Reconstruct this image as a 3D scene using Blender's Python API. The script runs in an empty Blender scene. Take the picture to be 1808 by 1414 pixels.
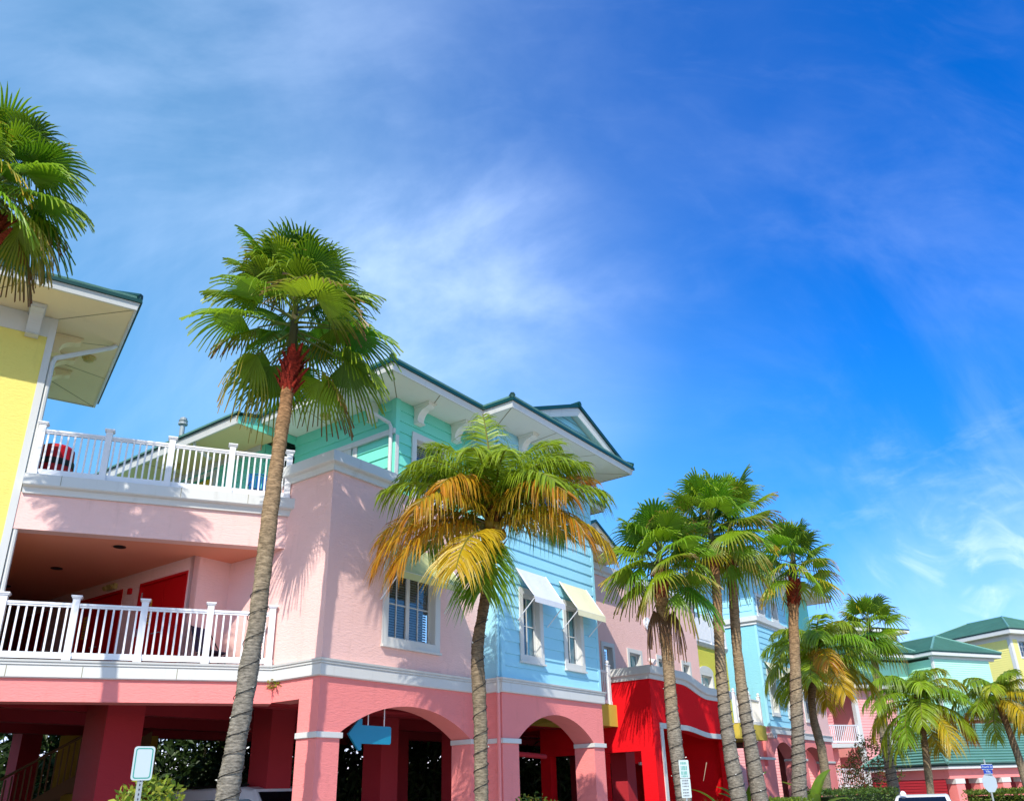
import bpy, math, random
from mathutils import Vector, Matrix, noise as mnoise
random.seed(7)
R = math.radians
sc = bpy.context.scene
col = sc.collection

# ------------------------------------------------------------------ camera
def haz(a): a = R(a); return Vector((math.sin(a), math.cos(a), 0))
def nrm(d): return Vector((d[1], -d[0], 0))
Z = Vector((0, 0, 1))
EYE = Vector((0, 0, 2.0))
FPX, PCX, PCY = 1444.6, 928.0, 792.2          # focal length and principal point of the 1808x1414 photo
pt_, rl_ = R(22.9), R(-1.88)
Rc = Matrix(((math.cos(rl_), 0, math.sin(rl_)), (0, 1, 0), (-math.sin(rl_), 0, math.cos(rl_)))) @ \
     Matrix(((1, 0, 0), (0, math.cos(pt_), math.sin(pt_)), (0, -math.sin(pt_), math.cos(pt_))))
cam = bpy.data.cameras.new('camera'); camo = bpy.data.objects.new('camera', cam); col.objects.link(camo)
cam.sensor_fit = 'HORIZONTAL'; cam.sensor_width = 36; cam.lens = FPX / 1808 * 36
cam.shift_x = (904 - PCX) / 1808; cam.shift_y = (PCY - 707) / 1808
cam.clip_start = 0.1; cam.clip_end = 3000
rr, ff, uu = Rc[0], Rc[1], Rc[2]
camo.matrix_world = Matrix(((rr[0], uu[0], -ff[0], EYE[0]), (rr[1], uu[1], -ff[1], EYE[1]), (rr[2], uu[2], -ff[2], EYE[2]), (0, 0, 0, 1)))
sc.camera = camo
def ray(x, y): return Rc.transposed() @ Vector(((x - PCX) / FPX, 1, -(y - PCY) / FPX))
def at_dist(x, y, D):                         # point on the sight line at horizontal distance D
    d = ray(x, y); return EYE + d * (D / math.hypot(d[0], d[1]))
def at_z(x, y, z):
    d = ray(x, y); return EYE + d * ((z - EYE[2]) / d[2])

# ------------------------------------------------------------------ light
SUN = Vector((0.1012, 0.7314, -0.6744)).normalized()
sl = bpy.data.lights.new('sun', 'SUN'); sl.energy = 2.0; sl.angle = R(0.5); sl.color = (1.0, 0.94, 0.84)
so = bpy.data.objects.new('sun', sl); col.objects.link(so); so.location = (-20, -40, 60)
so.rotation_euler = SUN.to_track_quat('-Z', 'Y').to_euler()

w = bpy.data.worlds.new('World'); sc.world = w; w.use_nodes = True
nt = w.node_tree; N = nt.nodes; Lk = nt.links; N.clear()
def wn(t, **k):
    n = N.new(t)
    for a, b in k.items(): setattr(n, a, b)
    return n
sky = wn('ShaderNodeTexSky', sky_type='NISHITA', sun_disc=False, sun_elevation=R(42.4), sun_rotation=R(-172),
         air_density=0.8, dust_density=0.3, ozone_density=3.0)
tc = wn('ShaderNodeTexCoord')
hsv = wn('ShaderNodeHueSaturation'); hsv.inputs['Saturation'].default_value = 1.36; hsv.inputs['Value'].default_value = 1.0
Lk.new(sky.outputs[0], hsv.inputs['Color'])
def cloud(rot, scl, nscale, lo, hi, loc=(0, 0, 0), dist=0.6):
    mp_ = wn('ShaderNodeMapping'); mp_.inputs['Rotation'].default_value = rot; mp_.inputs['Scale'].default_value = scl; mp_.inputs['Location'].default_value = loc
    no = wn('ShaderNodeTexNoise'); no.inputs['Scale'].default_value = nscale; no.inputs['Detail'].default_value = 7; no.inputs['Roughness'].default_value = 0.58; no.inputs['Distortion'].default_value = dist
    mr = wn('ShaderNodeMapRange', interpolation_type='SMOOTHSTEP'); mr.inputs['From Min'].default_value = lo; mr.inputs['From Max'].default_value = hi
    Lk.new(tc.outputs['Generated'], mp_.inputs[0]); Lk.new(mp_.outputs[0], no.inputs[0]); Lk.new(no.outputs[0], mr.inputs[0])
    return mr.outputs[0]
def math_(op, a, b):
    m = wn('ShaderNodeMath', operation=op)
    for i, q in enumerate((a, b)):
        if isinstance(q, (int, float)): m.inputs[i].default_value = q
        else: Lk.new(q, m.inputs[i])
    return m.outputs[0]
def blob(px, py, c0, c1):                      # a broad patch of thin high cloud around one direction of the sky
    d = ray(px, py).normalized()
    nm = wn('ShaderNodeVectorMath', operation='NORMALIZE'); Lk.new(tc.outputs['Generated'], nm.inputs[0])
    dp = wn('ShaderNodeVectorMath', operation='DOT_PRODUCT'); dp.inputs[1].default_value = d
    Lk.new(nm.outputs[0], dp.inputs[0])
    mr = wn('ShaderNodeMapRange', interpolation_type='SMOOTHSTEP'); mr.inputs['From Min'].default_value = math.cos(R(c0)); mr.inputs['From Max'].default_value = math.cos(R(c1))
    Lk.new(dp.outputs['Value'], mr.inputs[0]); return mr.outputs[0]
wisps = cloud((0, R(25), R(40)), (1.0, 3.4, 1.6), 2.2, 0.34, 0.90)
veil = cloud((0, R(-20), R(25)), (1.0, 2.2, 1.3), 1.1, 0.25, 0.85, (3.1, 0.4, 1.7))
fine = cloud((0, R(30), R(50)), (1.2, 5.5, 2.6), 5.0, 0.48, 0.80, (1.3, 2.2, 0.3), 1.0)
puffs = cloud((0, 0, 0), (1.0, 1.0, 2.6), 7.0, 0.52, 0.74, (0.6, 4.2, 2.3), 0.2)
b1 = blob(830, 610, 16, 0); b2 = blob(150, 300, 52, 0); b3 = blob(1560, 560, 20, 0); b4 = blob(1720, 1010, 13, 2); b5 = blob(430, 400, 24, 0)
f = math_('MULTIPLY', b1, math_('ADD', math_('MULTIPLY', wisps, 0.40), 0.10))
f = math_('ADD', f, math_('MULTIPLY', b2, math_('ADD', math_('MULTIPLY', veil, 0.24), 0.03)))
f = math_('ADD', f, math_('MULTIPLY', b5, math_('ADD', math_('MULTIPLY', wisps, 0.22), 0.03)))
f = math_('ADD', f, math_('MULTIPLY', b3, math_('MULTIPLY', wisps, 0.17)))
f = math_('ADD', f, math_('MULTIPLY', b4, math_('ADD', math_('MULTIPLY', puffs, 0.20), math_('MULTIPLY', wisps, 0.42))))
f = math_('ADD', f, math_('MULTIPLY', fine, 0.02))
b6 = blob(1760, 1090, 11, 1); f = math_('ADD', f, math_('MULTIPLY', b6, math_('ADD', math_('MULTIPLY', fine, 0.45), math_('MULTIPLY', veil, 0.35))))
f = math_('MINIMUM', f, 0.85)
mix = wn('ShaderNodeMixRGB'); mix.inputs[2].default_value = (3.3, 4.0, 5.3, 1)
tin = wn('ShaderNodeMixRGB', blend_type='MULTIPLY'); tin.inputs[0].default_value = 1; tin.inputs[2].default_value = (1.3, 1.07, 0.81, 1); Lk.new(hsv.outputs[0], tin.inputs[1])
deep = wn('ShaderNodeMixRGB', blend_type='MULTIPLY'); deep.inputs[2].default_value = (0.03, 0.56, 1.16, 1); Lk.new(tin.outputs[0], deep.inputs[1])
Lk.new(math_('MULTIPLY', blob(1840, -120, 52, 4), 0.92), deep.inputs[0])
sxyz = wn('ShaderNodeSeparateXYZ'); Lk.new(tc.outputs['Generated'], sxyz.inputs[0])
low = wn('ShaderNodeMapRange'); low.inputs['From Min'].default_value = 0.0; low.inputs['From Max'].default_value = 0.42; low.inputs['To Min'].default_value = 1.0; low.inputs['To Max'].default_value = 0.0; Lk.new(sxyz.outputs['Z'], low.inputs[0])
hz = wn('ShaderNodeMixRGB', blend_type='MULTIPLY'); hz.inputs[2].default_value = (0.62, 0.50, 0.80, 1); Lk.new(low.outputs[0], hz.inputs[0]); Lk.new(deep.outputs[0], hz.inputs[1])
Lk.new(f, mix.inputs[0]); Lk.new(hz.outputs[0], mix.inputs[1])
bg = wn('ShaderNodeBackground'); bg.inputs['Strength'].default_value = 0.135
wo = wn('ShaderNodeOutputWorld'); Lk.new(mix.outputs[0], bg.inputs[0]); Lk.new(bg.outputs[0], wo.inputs[0])
sc.view_settings.view_transform = 'Standard'; sc.view_settings.look = 'None'; sc.view_settings.exposure = 1.38; sc.view_settings.gamma = 1
sc.view_settings.use_curve_mapping = False
sc.cycles.max_bounces = 8; sc.cycles.diffuse_bounces = 5; sc.cycles.transparent_max_bounces = 12

# ------------------------------------------------------------------ frames: A0 is the foot of the pink house's street corner
A0 = Vector((-4.29562, 16.96460, 0))
X = haz(35.0); Y = haz(-55.0); G = haz(67.05); LD = haz(55.2); V = haz(65.0)
class Fr:
    def __init__(s, P, d): s.P = Vector((P[0], P[1], 0)); s.d = d; s.n = nrm(d)
    def p(s, u, o, z): return s.P + s.d * u + s.n * o + Z * z
    def pick(s, x, y, o=0.0):
        d = ray(x, y); q0 = s.P + s.n * o
        t = (q0 - EYE).dot(s.n) / d.dot(s.n); q = EYE + d * t
        return (q - s.P).dot(s.d), q[2]
M = Fr(A0, X)
def m2(u, o): return M.p(u, o, 0)
J = m2(0, -1.486); GA = Fr(J, G)
YC = GA.p(-5.36, 0, 0); YE = Fr(YC, LD)

# ------------------------------------------------------------------ mesh building
ORG = {}
class MB:
    def __init__(s): s.v = []; s.f = []; s.c = []
    def quad(s, a, b, c, d): i = len(s.v); s.v += [a, b, c, d]; s.f.append((i, i+1, i+2, i+3))
    def face(s, pts): i = len(s.v); s.v += list(pts); s.f.append(tuple(range(i, i+len(pts))))
    def hexa(s, P):                            # P: 4 bottom, 4 top
        i = len(s.v); s.v += P
        for q in ((3,2,1,0),(4,5,6,7),(0,1,5,4),(1,2,6,5),(2,3,7,6),(3,0,4,7)): s.f.append(tuple(i+k for k in q))
    def box(s, fr, u0, u1, o0, o1, z0, z1):
        p = fr.p
        s.hexa([p(u0,o1,z0), p(u1,o1,z0), p(u1,o0,z0), p(u0,o0,z0), p(u0,o1,z1), p(u1,o1,z1), p(u1,o0,z1), p(u0,o0,z1)])
    def cells(s, fr, u0, u1, z0, z1, o0, o1, holes=()):   # a wall slab with rectangular openings
        us = sorted({u0, u1} | {h[0] for h in holes} | {h[1] for h in holes}); zs = sorted({z0, z1} | {h[2] for h in holes} | {h[3] for h in holes})
        us = [u for u in us if u0 <= u <= u1]; zs = [z for z in zs if z0 <= z <= z1]
        def solid(a, b):
            if a < 0 or b < 0 or a >= len(us)-1 or b >= len(zs)-1: return False
            cu = (us[a]+us[a+1])/2; cz = (zs[b]+zs[b+1])/2
            return not any(h[0] < cu < h[1] and h[2] < cz < h[3] for h in holes)
        p = fr.p
        for a in range(len(us)-1):
            for b in range(len(zs)-1):
                if not solid(a, b): continue
                ua, ub, za, zb = us[a], us[a+1], zs[b], zs[b+1]
                s.quad(p(ua,o1,za), p(ub,o1,za), p(ub,o1,zb), p(ua,o1,zb)); s.quad(p(ub,o0,za), p(ua,o0,za), p(ua,o0,zb), p(ub,o0,zb))
                if not solid(a-1, b): s.quad(p(ua,o0,za), p(ua,o1,za), p(ua,o1,zb), p(ua,o0,zb))
                if not solid(a+1, b): s.quad(p(ub,o1,za), p(ub,o0,za), p(ub,o0,zb), p(ub,o1,zb))
                if not solid(a, b-1): s.quad(p(ua,o0,za), p(ub,o0,za), p(ub,o1,za), p(ua,o1,za))
                if not solid(a, b+1): s.quad(p(ua,o1,zb), p(ub,o1,zb), p(ub,o0,zb), p(ua,o0,zb))
    def boards(s, fr, u0, u1, z0, z1, o, step, holes=(), lip=0.03):   # lapped clapboards
        n = max(1, round((z1-z0)/step)); h = (z1-z0)/n; p = fr.p
        for k in range(n):
            a, b = z0+k*h, z0+(k+1)*h
            cuts = [(u0, u1)]
            for hh in holes:
                if hh[2] < b-1e-4 and hh[3] > a+1e-4:
                    new = []
                    for (c, d) in cuts:
                        if hh[1] <= c or hh[0] >= d: new.append((c, d)); continue
                        if hh[0] > c: new.append((c, hh[0]))
                        if hh[1] < d: new.append((hh[1], d))
                    cuts = new
                    for (c, d) in [(max(u0, hh[0]), min(u1, hh[1]))]:
                        if hh[3] < b and d > c: s.quad(p(c,o+lip*(b-hh[3])/h,hh[3]), p(d,o+lip*(b-hh[3])/h,hh[3]), p(d,o,b), p(c,o,b))
                        if hh[2] > a and d > c: s.quad(p(c,o+lip,a), p(d,o+lip,a), p(d,o+lip*(b-hh[2])/h,hh[2]), p(c,o+lip*(b-hh[2])/h,hh[2]))
            for (c, d) in cuts:
                s.quad(p(c,o+lip,a), p(d,o+lip,a), p(d,o,b), p(c,o,b)); s.quad(p(c,o,a), p(d,o,a), p(d,o+lip,a), p(c,o+lip,a))
    def courses(s, b0, b1, t1, t0, step, lip=0.05):       # lapped roofing on a slope given by eave b0-b1 and top t0-t1
        n = max(2, round((t0-b0).length/step)); nn = (b1-b0).cross(t0-b0 if (t0-b0).length > 0.01 else t1-b0).normalized()
        for k in range(n):
            a, b = k/n, (k+1)/n
            P, Q, S_, T_ = b0.lerp(t0, a), b1.lerp(t1, a), b1.lerp(t1, b), b0.lerp(t0, b)
            s.quad(P+nn*lip, Q+nn*lip, S_, T_); s.quad(P, Q, Q+nn*lip, P+nn*lip)
    def sweep(s, path, prof, close_ends=True):            # a profile [(out, z)] run along a plan path, mitred
        path = [Vector((q[0], q[1], 0)) for q in path]; n = len(path); offs = []
        for i in range(n):
            ds = []
            if i > 0: ds.append((path[i]-path[i-1]).normalized())
            if i < n-1: ds.append((path[i+1]-path[i]).normalized())
            ns = [nrm(d) for d in ds]; m = ns[0]+ns[-1]; m.normalize(); offs.append(m/max(0.3, m.dot(ns[0])))
        rings = [[path[i]+offs[i]*o+Z*z for (o, z) in prof] for i in range(n)]
        for i in range(n-1):
            for k in range(len(prof)-1): s.quad(rings[i][k], rings[i+1][k], rings[i+1][k+1], rings[i][k+1])
        if close_ends: s.face(rings[0][::-1]); s.face(rings[-1])
    def tube(s, pts, rad, n=8, cap=True):
        i0 = len(s.v); rads = rad if isinstance(rad, (list, tuple)) else [rad]*len(pts)
        ref = None
        for k, q in enumerate(pts):
            d = (pts[min(k+1, len(pts)-1)]-pts[max(k-1, 0)]).normalized()
            if ref is None: ref = Vector((1, 0, 0)) if abs(d[0]) < 0.8 else Vector((0, 1, 0))
            a = (ref-d*ref.dot(d)).normalized(); b = d.cross(a); ref = a
            for j in range(n):
                t = 2*math.pi*j/n; s.v.append(q+(a*math.cos(t)+b*math.sin(t))*rads[k])
        for k in range(len(pts)-1):
            for j in range(n):
                s.f.append((i0+k*n+j, i0+k*n+(j+1) % n, i0+(k+1)*n+(j+1) % n, i0+(k+1)*n+j))
        if cap: s.f.append(tuple(i0+j for j in range(n))[::-1]); s.f.append(tuple(i0+(len(pts)-1)*n+j for j in range(n)))
    def prism(s, fr, pts, o0, o1):                         # outline in (u, z), thickness o0..o1
        p = fr.p; s.face([p(u, o1, z) for u, z in pts]); s.face([p(u, o0, z) for u, z in pts][::-1])
        n = len(pts)
        for i in range(n):
            (a, b), (c, d) = pts[i], pts[(i+1) % n]
            s.quad(p(a,o1,b), p(a,o0,b), p(c,o0,d), p(c,o1,d))
    def arch_wall(s, fr, u0, u1, o0, o1, z0, z1, arches, n=28):
        p = fr.p; cuts = u0
        for (ua, ub, zs, za) in arches:
            s.box(fr, cuts, ua, o0, o1, z0, z1); cuts = ub
            hw = (ub-ua)/2; c = (ua+ub)/2; rise = za-zs; rad = (hw*hw+rise*rise)/(2*rise)
            pr = [(ua+(ub-ua)*k/n) for k in range(n+1)]
            zz = [za-rad+math.sqrt(max(0, rad*rad-(u-c)**2)) for u in pr]
            for k in range(n):
                a, b = pr[k], pr[k+1]; za_, zb_ = zz[k], zz[k+1]
                s.quad(p(a,o1,za_), p(b,o1,zb_), p(b,o1,z1), p(a,o1,z1)); s.quad(p(b,o0,zb_), p(a,o0,za_), p(a,o0,z1), p(b,o0,z1))
                s.quad(p(a,o0,za_), p(b,o0,zb_), p(b,o1,zb_), p(a,o1,za_))
        s.box(fr, cuts, u1, o0, o1, z0, z1)
    def build(s, name, mat, parent=None, smooth=False, bevel=0, loc=None):
        o_ = Vector(ORG.get(parent.name, (0, 0, 0))) if parent is not None else Vector(loc or (0, 0, 0))
        me = bpy.data.meshes.new(name); me.from_pydata([tuple(q-o_) for q in s.v], [], s.f)
        if s.c:
            at = me.attributes.new('tint', 'FLOAT_COLOR', 'POINT')
            flat = []
            for c in s.c: flat += [c[0], c[1], c[2], 1.0]
            at.data.foreach_set('color', flat)
        me.materials.append(mat)
        if smooth: me.polygons.foreach_set('use_smooth', [True]*len(me.polygons))
        me.update()
        ob = bpy.data.objects.new(name, me); col.objects.link(ob)
        if parent is not None: ob.parent = parent
        else: ob.location = o_
        ORG[ob.name] = o_
        if bevel:
            b = ob.modifiers.new('bevel', 'BEVEL'); b.width = bevel; b.segments = 2; b.limit_method = 'ANGLE'; b.angle_limit = R(40)
        return ob
def thing(name, label, cat, loc, group=None):
    o = bpy.data.objects.new(name, None); col.objects.link(o); o.location = loc; o.empty_display_size = 0.2
    o['label'] = label; o['category'] = cat
    if group: o['group'] = group
    ORG[o.name] = Vector(loc); return o
def tag(o, label, cat, group=None):
    o['label'] = label; o['category'] = cat
    if group: o['group'] = group
    return o
def struct(o): o['kind'] = 'structure'; return o

# ------------------------------------------------------------------ materials
def s2l(h):
    h = h.lstrip('#'); c = [int(h[i:i+2], 16)/255 for i in (0, 2, 4)]
    return tuple(x/12.92 if x <= 0.04045 else ((x+0.055)/1.055)**2.4 for x in c)
def mat_base(name):
    m = bpy.data.materials.new(name); m.use_nodes = True; t = m.node_tree
    return m, t, t.nodes['Principled BSDF']
def paint(name, c, rough=0.55, bump=0.0, bscale=(6, 6, 20), bdist=0.02, var=0.10, grime=0.0, fine=0.0, spec=0.4):
    m, t, b = mat_base(name); n = t.nodes; l = t.links
    if isinstance(c, str): c = s2l(c)
    tcn = n.new('ShaderNodeTexCoord')
    b.inputs['Roughness'].default_value = rough; b.inputs['Specular IOR Level'].default_value = spec
    no = n.new('ShaderNodeTexNoise'); no.inputs['Scale'].default_value = 0.55; no.inputs['Detail'].default_value = 6; no.inputs['Roughness'].default_value = 0.65
    l.new(tcn.outputs['Object'], no.inputs[0])
    mx = n.new('ShaderNodeMixRGB'); mx.inputs[1].default_value = tuple(x*(1-var) for x in c)+(1,); mx.inputs[2].default_value = tuple(min(0.9, x*(1+var*0.7)) for x in c)+(1,)
    l.new(no.outputs[0], mx.inputs[0]); out = mx.outputs[0]
    if grime:
        mp_ = n.new('ShaderNodeMapping'); mp_.inputs['Scale'].default_value = (2.6, 2.6, 0.45); l.new(tcn.outputs['Object'], mp_.inputs[0])
        g = n.new('ShaderNodeTexNoise'); g.inputs['Scale'].default_value = 1.6; g.inputs['Detail'].default_value = 8; g.inputs['Roughness'].default_value = 0.72; l.new(mp_.outputs[0], g.inputs[0])
        rmp = n.new('ShaderNodeMapRange'); rmp.inputs['From Min'].default_value = 0.56; rmp.inputs['From Max'].default_value = 0.78; rmp.inputs['To Max'].default_value = grime; l.new(g.outputs[0], rmp.inputs[0])
        m2_ = n.new('ShaderNodeMixRGB'); m2_.inputs[2].default_value = (c[0]*0.42, c[1]*0.40, c[2]*0.34, 1); l.new(rmp.outputs[0], m2_.inputs[0]); l.new(out, m2_.inputs[1]); out = m2_.outputs[0]
    l.new(out, b.inputs['Base Color'])
    if bump:
        mp2 = n.new('ShaderNodeMapping'); mp2.inputs['Scale'].default_value = bscale; l.new(tcn.outputs['Object'], mp2.inputs[0])
        n2 = n.new('ShaderNodeTexNoise'); n2.inputs['Scale'].default_value = 1.0; n2.inputs['Detail'].default_value = 6; n2.inputs['Roughness'].default_value = 0.6; n2.inputs['Distortion'].default_value = 0.5
        l.new(mp2.outputs[0], n2.inputs[0])
        bp = n.new('ShaderNodeBump'); bp.inputs['Strength'].default_value = bump; bp.inputs['Distance'].default_value = bdist
        l.new(n2.outputs[0], bp.inputs['Height']); l.new(bp.outputs[0], b.inputs['Normal'])
    return m
def stucco(name, c, **k): return paint(name, c, rough=0.85, bump=0.6, bscale=(8, 8, 30), bdist=0.022, var=0.10, grime=0.22, spec=0.2, **k)
def leafmat(name, transl=0.35, rough=0.42):
    m = bpy.data.materials.new(name); m.use_nodes = True; t = m.node_tree; n = t.nodes; l = t.links
    b = n['Principled BSDF']; o = n['Material Output']
    a = n.new('ShaderNodeAttribute'); a.attribute_name = 'tint'
    b.inputs['Roughness'].default_value = rough; b.inputs['Specular IOR Level'].default_value = 0.45
    l.new(a.outputs['Color'], b.inputs['Base Color'])
    tr = n.new('ShaderNodeBsdfTranslucent')
    hs = n.new('ShaderNodeHueSaturation'); hs.inputs['Value'].default_value = 1.7; hs.inputs['Hue'].default_value = 0.485; l.new(a.outputs['Color'], hs.inputs['Color']); l.new(hs.outputs[0], tr.inputs[0])
    mx = n.new('ShaderNodeMixShader'); mx.inputs[0].default_value = transl
    l.new(b.outputs[0], mx.inputs[1]); l.new(tr.outputs[0], mx.inputs[2]); l.new(mx.outputs[0], o.inputs[0])
    return m
def glassmat(name, tint=(0.88, 0.94, 0.97)):
    m = bpy.data.materials.new(name); m.use_nodes = True; t = m.node_tree; n = t.nodes; l = t.links; n.clear()
    o = n.new('ShaderNodeOutputMaterial'); tr = n.new('ShaderNodeBsdfTransparent'); tr.inputs[0].default_value = tint+(1,)
    gl = n.new('ShaderNodeBsdfGlossy'); gl.inputs['Roughness'].default_value = 0.03; gl.inputs[0].default_value = (0.95, 0.97, 1, 1)
    fr = n.new('ShaderNodeFresnel'); fr.inputs[0].default_value = 1.6
    ad = n.new('ShaderNodeMath'); ad.operation = 'ADD'; ad.inputs[1].default_value = 0.06; l.new(fr.outputs[0], ad.inputs[0])
    mx = n.new('ShaderNodeMixShader'); l.new(ad.outputs[0], mx.inputs[0]); l.new(tr.outputs[0], mx.inputs[1]); l.new(gl.outputs[0], mx.inputs[2]); l.new(mx.outputs[0], o.inputs[0])
    return m
def barkmat(name):
    m, t, b = mat_base(name); n = t.nodes; l = t.links
    a = n.new('ShaderNodeAttribute'); a.attribute_name = 'tint'; tcn = n.new('ShaderNodeTexCoord')
    mp_ = n.new('ShaderNodeMapping'); mp_.inputs['Scale'].default_value = (9, 9, 34); l.new(tcn.outputs['Object'], mp_.inputs[0])
    no = n.new('ShaderNodeTexNoise'); no.inputs['Scale'].default_value = 1; no.inputs['Detail'].default_value = 5; no.inputs['Roughness'].default_value = 0.7; l.new(mp_.outputs[0], no.inputs[0])
    mr = n.new('ShaderNodeMapRange'); mr.inputs['From Min'].default_value = 0.32; mr.inputs['From Max'].default_value = 0.66; mr.inputs['To Min'].default_value = 0.32; mr.inputs['To Max'].default_value = 1.3; l.new(no.outputs[0], mr.inputs[0])
    mx = n.new('ShaderNodeMixRGB'); mx.blend_type = 'MULTIPLY'; mx.inputs[0].default_value = 1; l.new(a.outputs['Color'], mx.inputs[1]); l.new(mr.outputs[0], mx.inputs[2]); l.new(mx.outputs[0], b.inputs['Base Color'])
    bp = n.new('ShaderNodeBump'); bp.inputs['Strength'].default_value = 0.9; bp.inputs['Distance'].default_value = 0.03; l.new(no.outputs[0], bp.inputs['Height']); l.new(bp.outputs[0], b.inputs['Normal'])
    b.inputs['Roughness'].default_value = 0.9; b.inputs['Specular IOR Level'].default_value = 0.135
    return m
def roofmat(name, c):
    m = paint(name, c, rough=0.55, bump=0.5, bscale=(30, 30, 30), bdist=0.01, var=0.28, grime=0.25, spec=0.4); return m
T = dict(
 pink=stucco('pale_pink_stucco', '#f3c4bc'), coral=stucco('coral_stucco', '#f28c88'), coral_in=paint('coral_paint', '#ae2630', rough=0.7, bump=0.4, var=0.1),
 red=stucco('red_stucco', '#e60c1a'), yellow=stucco('yellow_stucco', '#ebdc78'), lime=stucco('lime_yellow_stucco', '#d2cc55'), mustard=paint('mustard_paint', '#c9b64a', rough=0.7, var=0.08, grime=0.1),
 teal=paint('teal_board_paint', '#7adcc4', rough=0.5, bump=0.15, bscale=(3, 3, 40), var=0.07), blue=paint('blue_board_paint', '#9cd8ec', rough=0.5, bump=0.15, bscale=(3, 3, 40), var=0.07),
 bluest=stucco('blue_stucco', '#8fd0dc'), aqua=paint('aqua_board_paint', '#b0e4cc', rough=0.55, var=0.06), paleyellow=paint('pale_yellow_board_paint', '#f2e487', rough=0.55, var=0.06), pinkb=paint('pink_board_paint', '#f5a9a6', rough=0.55, var=0.06),
 white=paint('white_trim_paint', '#d0d1cd', rough=0.45, bump=0.12, bscale=(9, 9, 9), bdist=0.01, var=0.06, grime=0.32), rail=paint('white_vinyl', '#e4e5e8', rough=0.35, var=0.03, grime=0.1),
 soffit=paint('cream_soffit_paint', '#ead9b0', rough=0.7, bump=0.2, bscale=(14, 14, 14), bdist=0.008, var=0.07, grime=0.15), soffit_bounce=paint('bounce_tinted_soffit', '#d6c890', rough=0.7, var=0.06), soffitw=paint('white_soffit_paint', '#e3e4da', rough=0.7, var=0.06, grime=0.15),  # wing soffit: bounce light off the yellow house put into its tan colour
 seam=paint('soffit_joint', '#8d8668', rough=0.9), roof=roofmat('green_roof_tile', '#67978a'), roofdk=paint('dark_green_roof_edge', '#073a35', rough=0.4, var=0.15),
 door=paint('red_door_paint', '#c8000f', rough=0.42, var=0.06), ydoor=paint('yellow_door_paint', '#d2b400', rough=0.45, var=0.06),
 steel=paint('galvanised_steel', '#9aa3a5', rough=0.4, var=0.15, spec=0.6), black=paint('black_plastic', '#14130f', rough=0.5), glass=glassmat('window_glass'),
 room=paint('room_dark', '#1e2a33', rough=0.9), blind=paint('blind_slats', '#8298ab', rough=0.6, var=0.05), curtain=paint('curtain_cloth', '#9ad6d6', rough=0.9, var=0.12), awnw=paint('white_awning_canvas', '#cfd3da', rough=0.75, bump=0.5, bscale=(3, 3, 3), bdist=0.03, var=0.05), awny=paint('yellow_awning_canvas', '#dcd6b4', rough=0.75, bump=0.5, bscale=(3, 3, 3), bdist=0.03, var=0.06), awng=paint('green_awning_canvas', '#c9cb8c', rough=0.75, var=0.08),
 roadm=paint('pale_road_concrete', (0.36, 0.34, 0.30), rough=0.9, bump=0.5, bscale=(40, 40, 40), bdist=0.01, var=0.2), asphalt=paint('asphalt', (0.05, 0.05, 0.05), rough=0.9, bump=0.5, bscale=(40, 40, 40), bdist=0.01, var=0.25), concrete=paint('concrete_paving', (0.50, 0.47, 0.42), rough=0.9, bump=0.4, bscale=(20, 20, 20), bdist=0.01, var=0.15), grassm=paint('lawn_ground', (0.07, 0.11, 0.03), rough=1, var=0.4),
 signw=paint('sign_white', '#bccaca', rough=0.35, var=0.03), signg=paint('sign_green', '#3c9a8a', rough=0.35), signb=paint('arrow_blue', '#0f86a8', rough=0.4, var=0.04), sblue=paint('street_sign_blue', '#1a3f9c', rough=0.35), grey=paint('sign_back_grey', '#a9b6bc', rough=0.4, var=0.05), ink=paint('sign_ink', '#5c5f66', rough=0.6), inkr=paint('sign_red_ink', '#b05a6a', rough=0.6),
 carw=paint('white_car_paint', '#e8e9ea', rough=0.25, var=0.02, spec=0.6), carg=paint('dark_car_paint', '#1b2026', rough=0.2, var=0.02, spec=0.6), tyre=paint('tyre_rubber', '#161616', rough=0.9), cglass=paint('car_glass', '#0c1116', rough=0.06, spec=0.8), chrome=paint('wheel_metal', '#b4b8bb', rough=0.3, spec=0.8), lampred=paint('tail_lamp_red', '#9b1014', rough=0.2), lampw=paint('lamp_clear', '#e0e0d8', rough=0.15),
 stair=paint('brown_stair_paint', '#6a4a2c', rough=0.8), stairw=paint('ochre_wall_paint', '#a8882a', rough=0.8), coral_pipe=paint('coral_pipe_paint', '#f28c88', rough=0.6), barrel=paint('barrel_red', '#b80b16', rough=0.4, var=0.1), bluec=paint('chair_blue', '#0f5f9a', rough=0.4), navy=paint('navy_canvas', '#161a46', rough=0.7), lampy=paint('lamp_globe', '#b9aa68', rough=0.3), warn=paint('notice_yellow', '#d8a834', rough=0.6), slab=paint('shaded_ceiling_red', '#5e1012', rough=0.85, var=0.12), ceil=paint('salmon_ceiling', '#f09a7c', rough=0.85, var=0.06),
)
LEAF = leafmat('palm_leaf'); LEAF2 = leafmat('shrub_leaf', 0.3, 0.5); BARK = barkmat('palm_bark')

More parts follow.
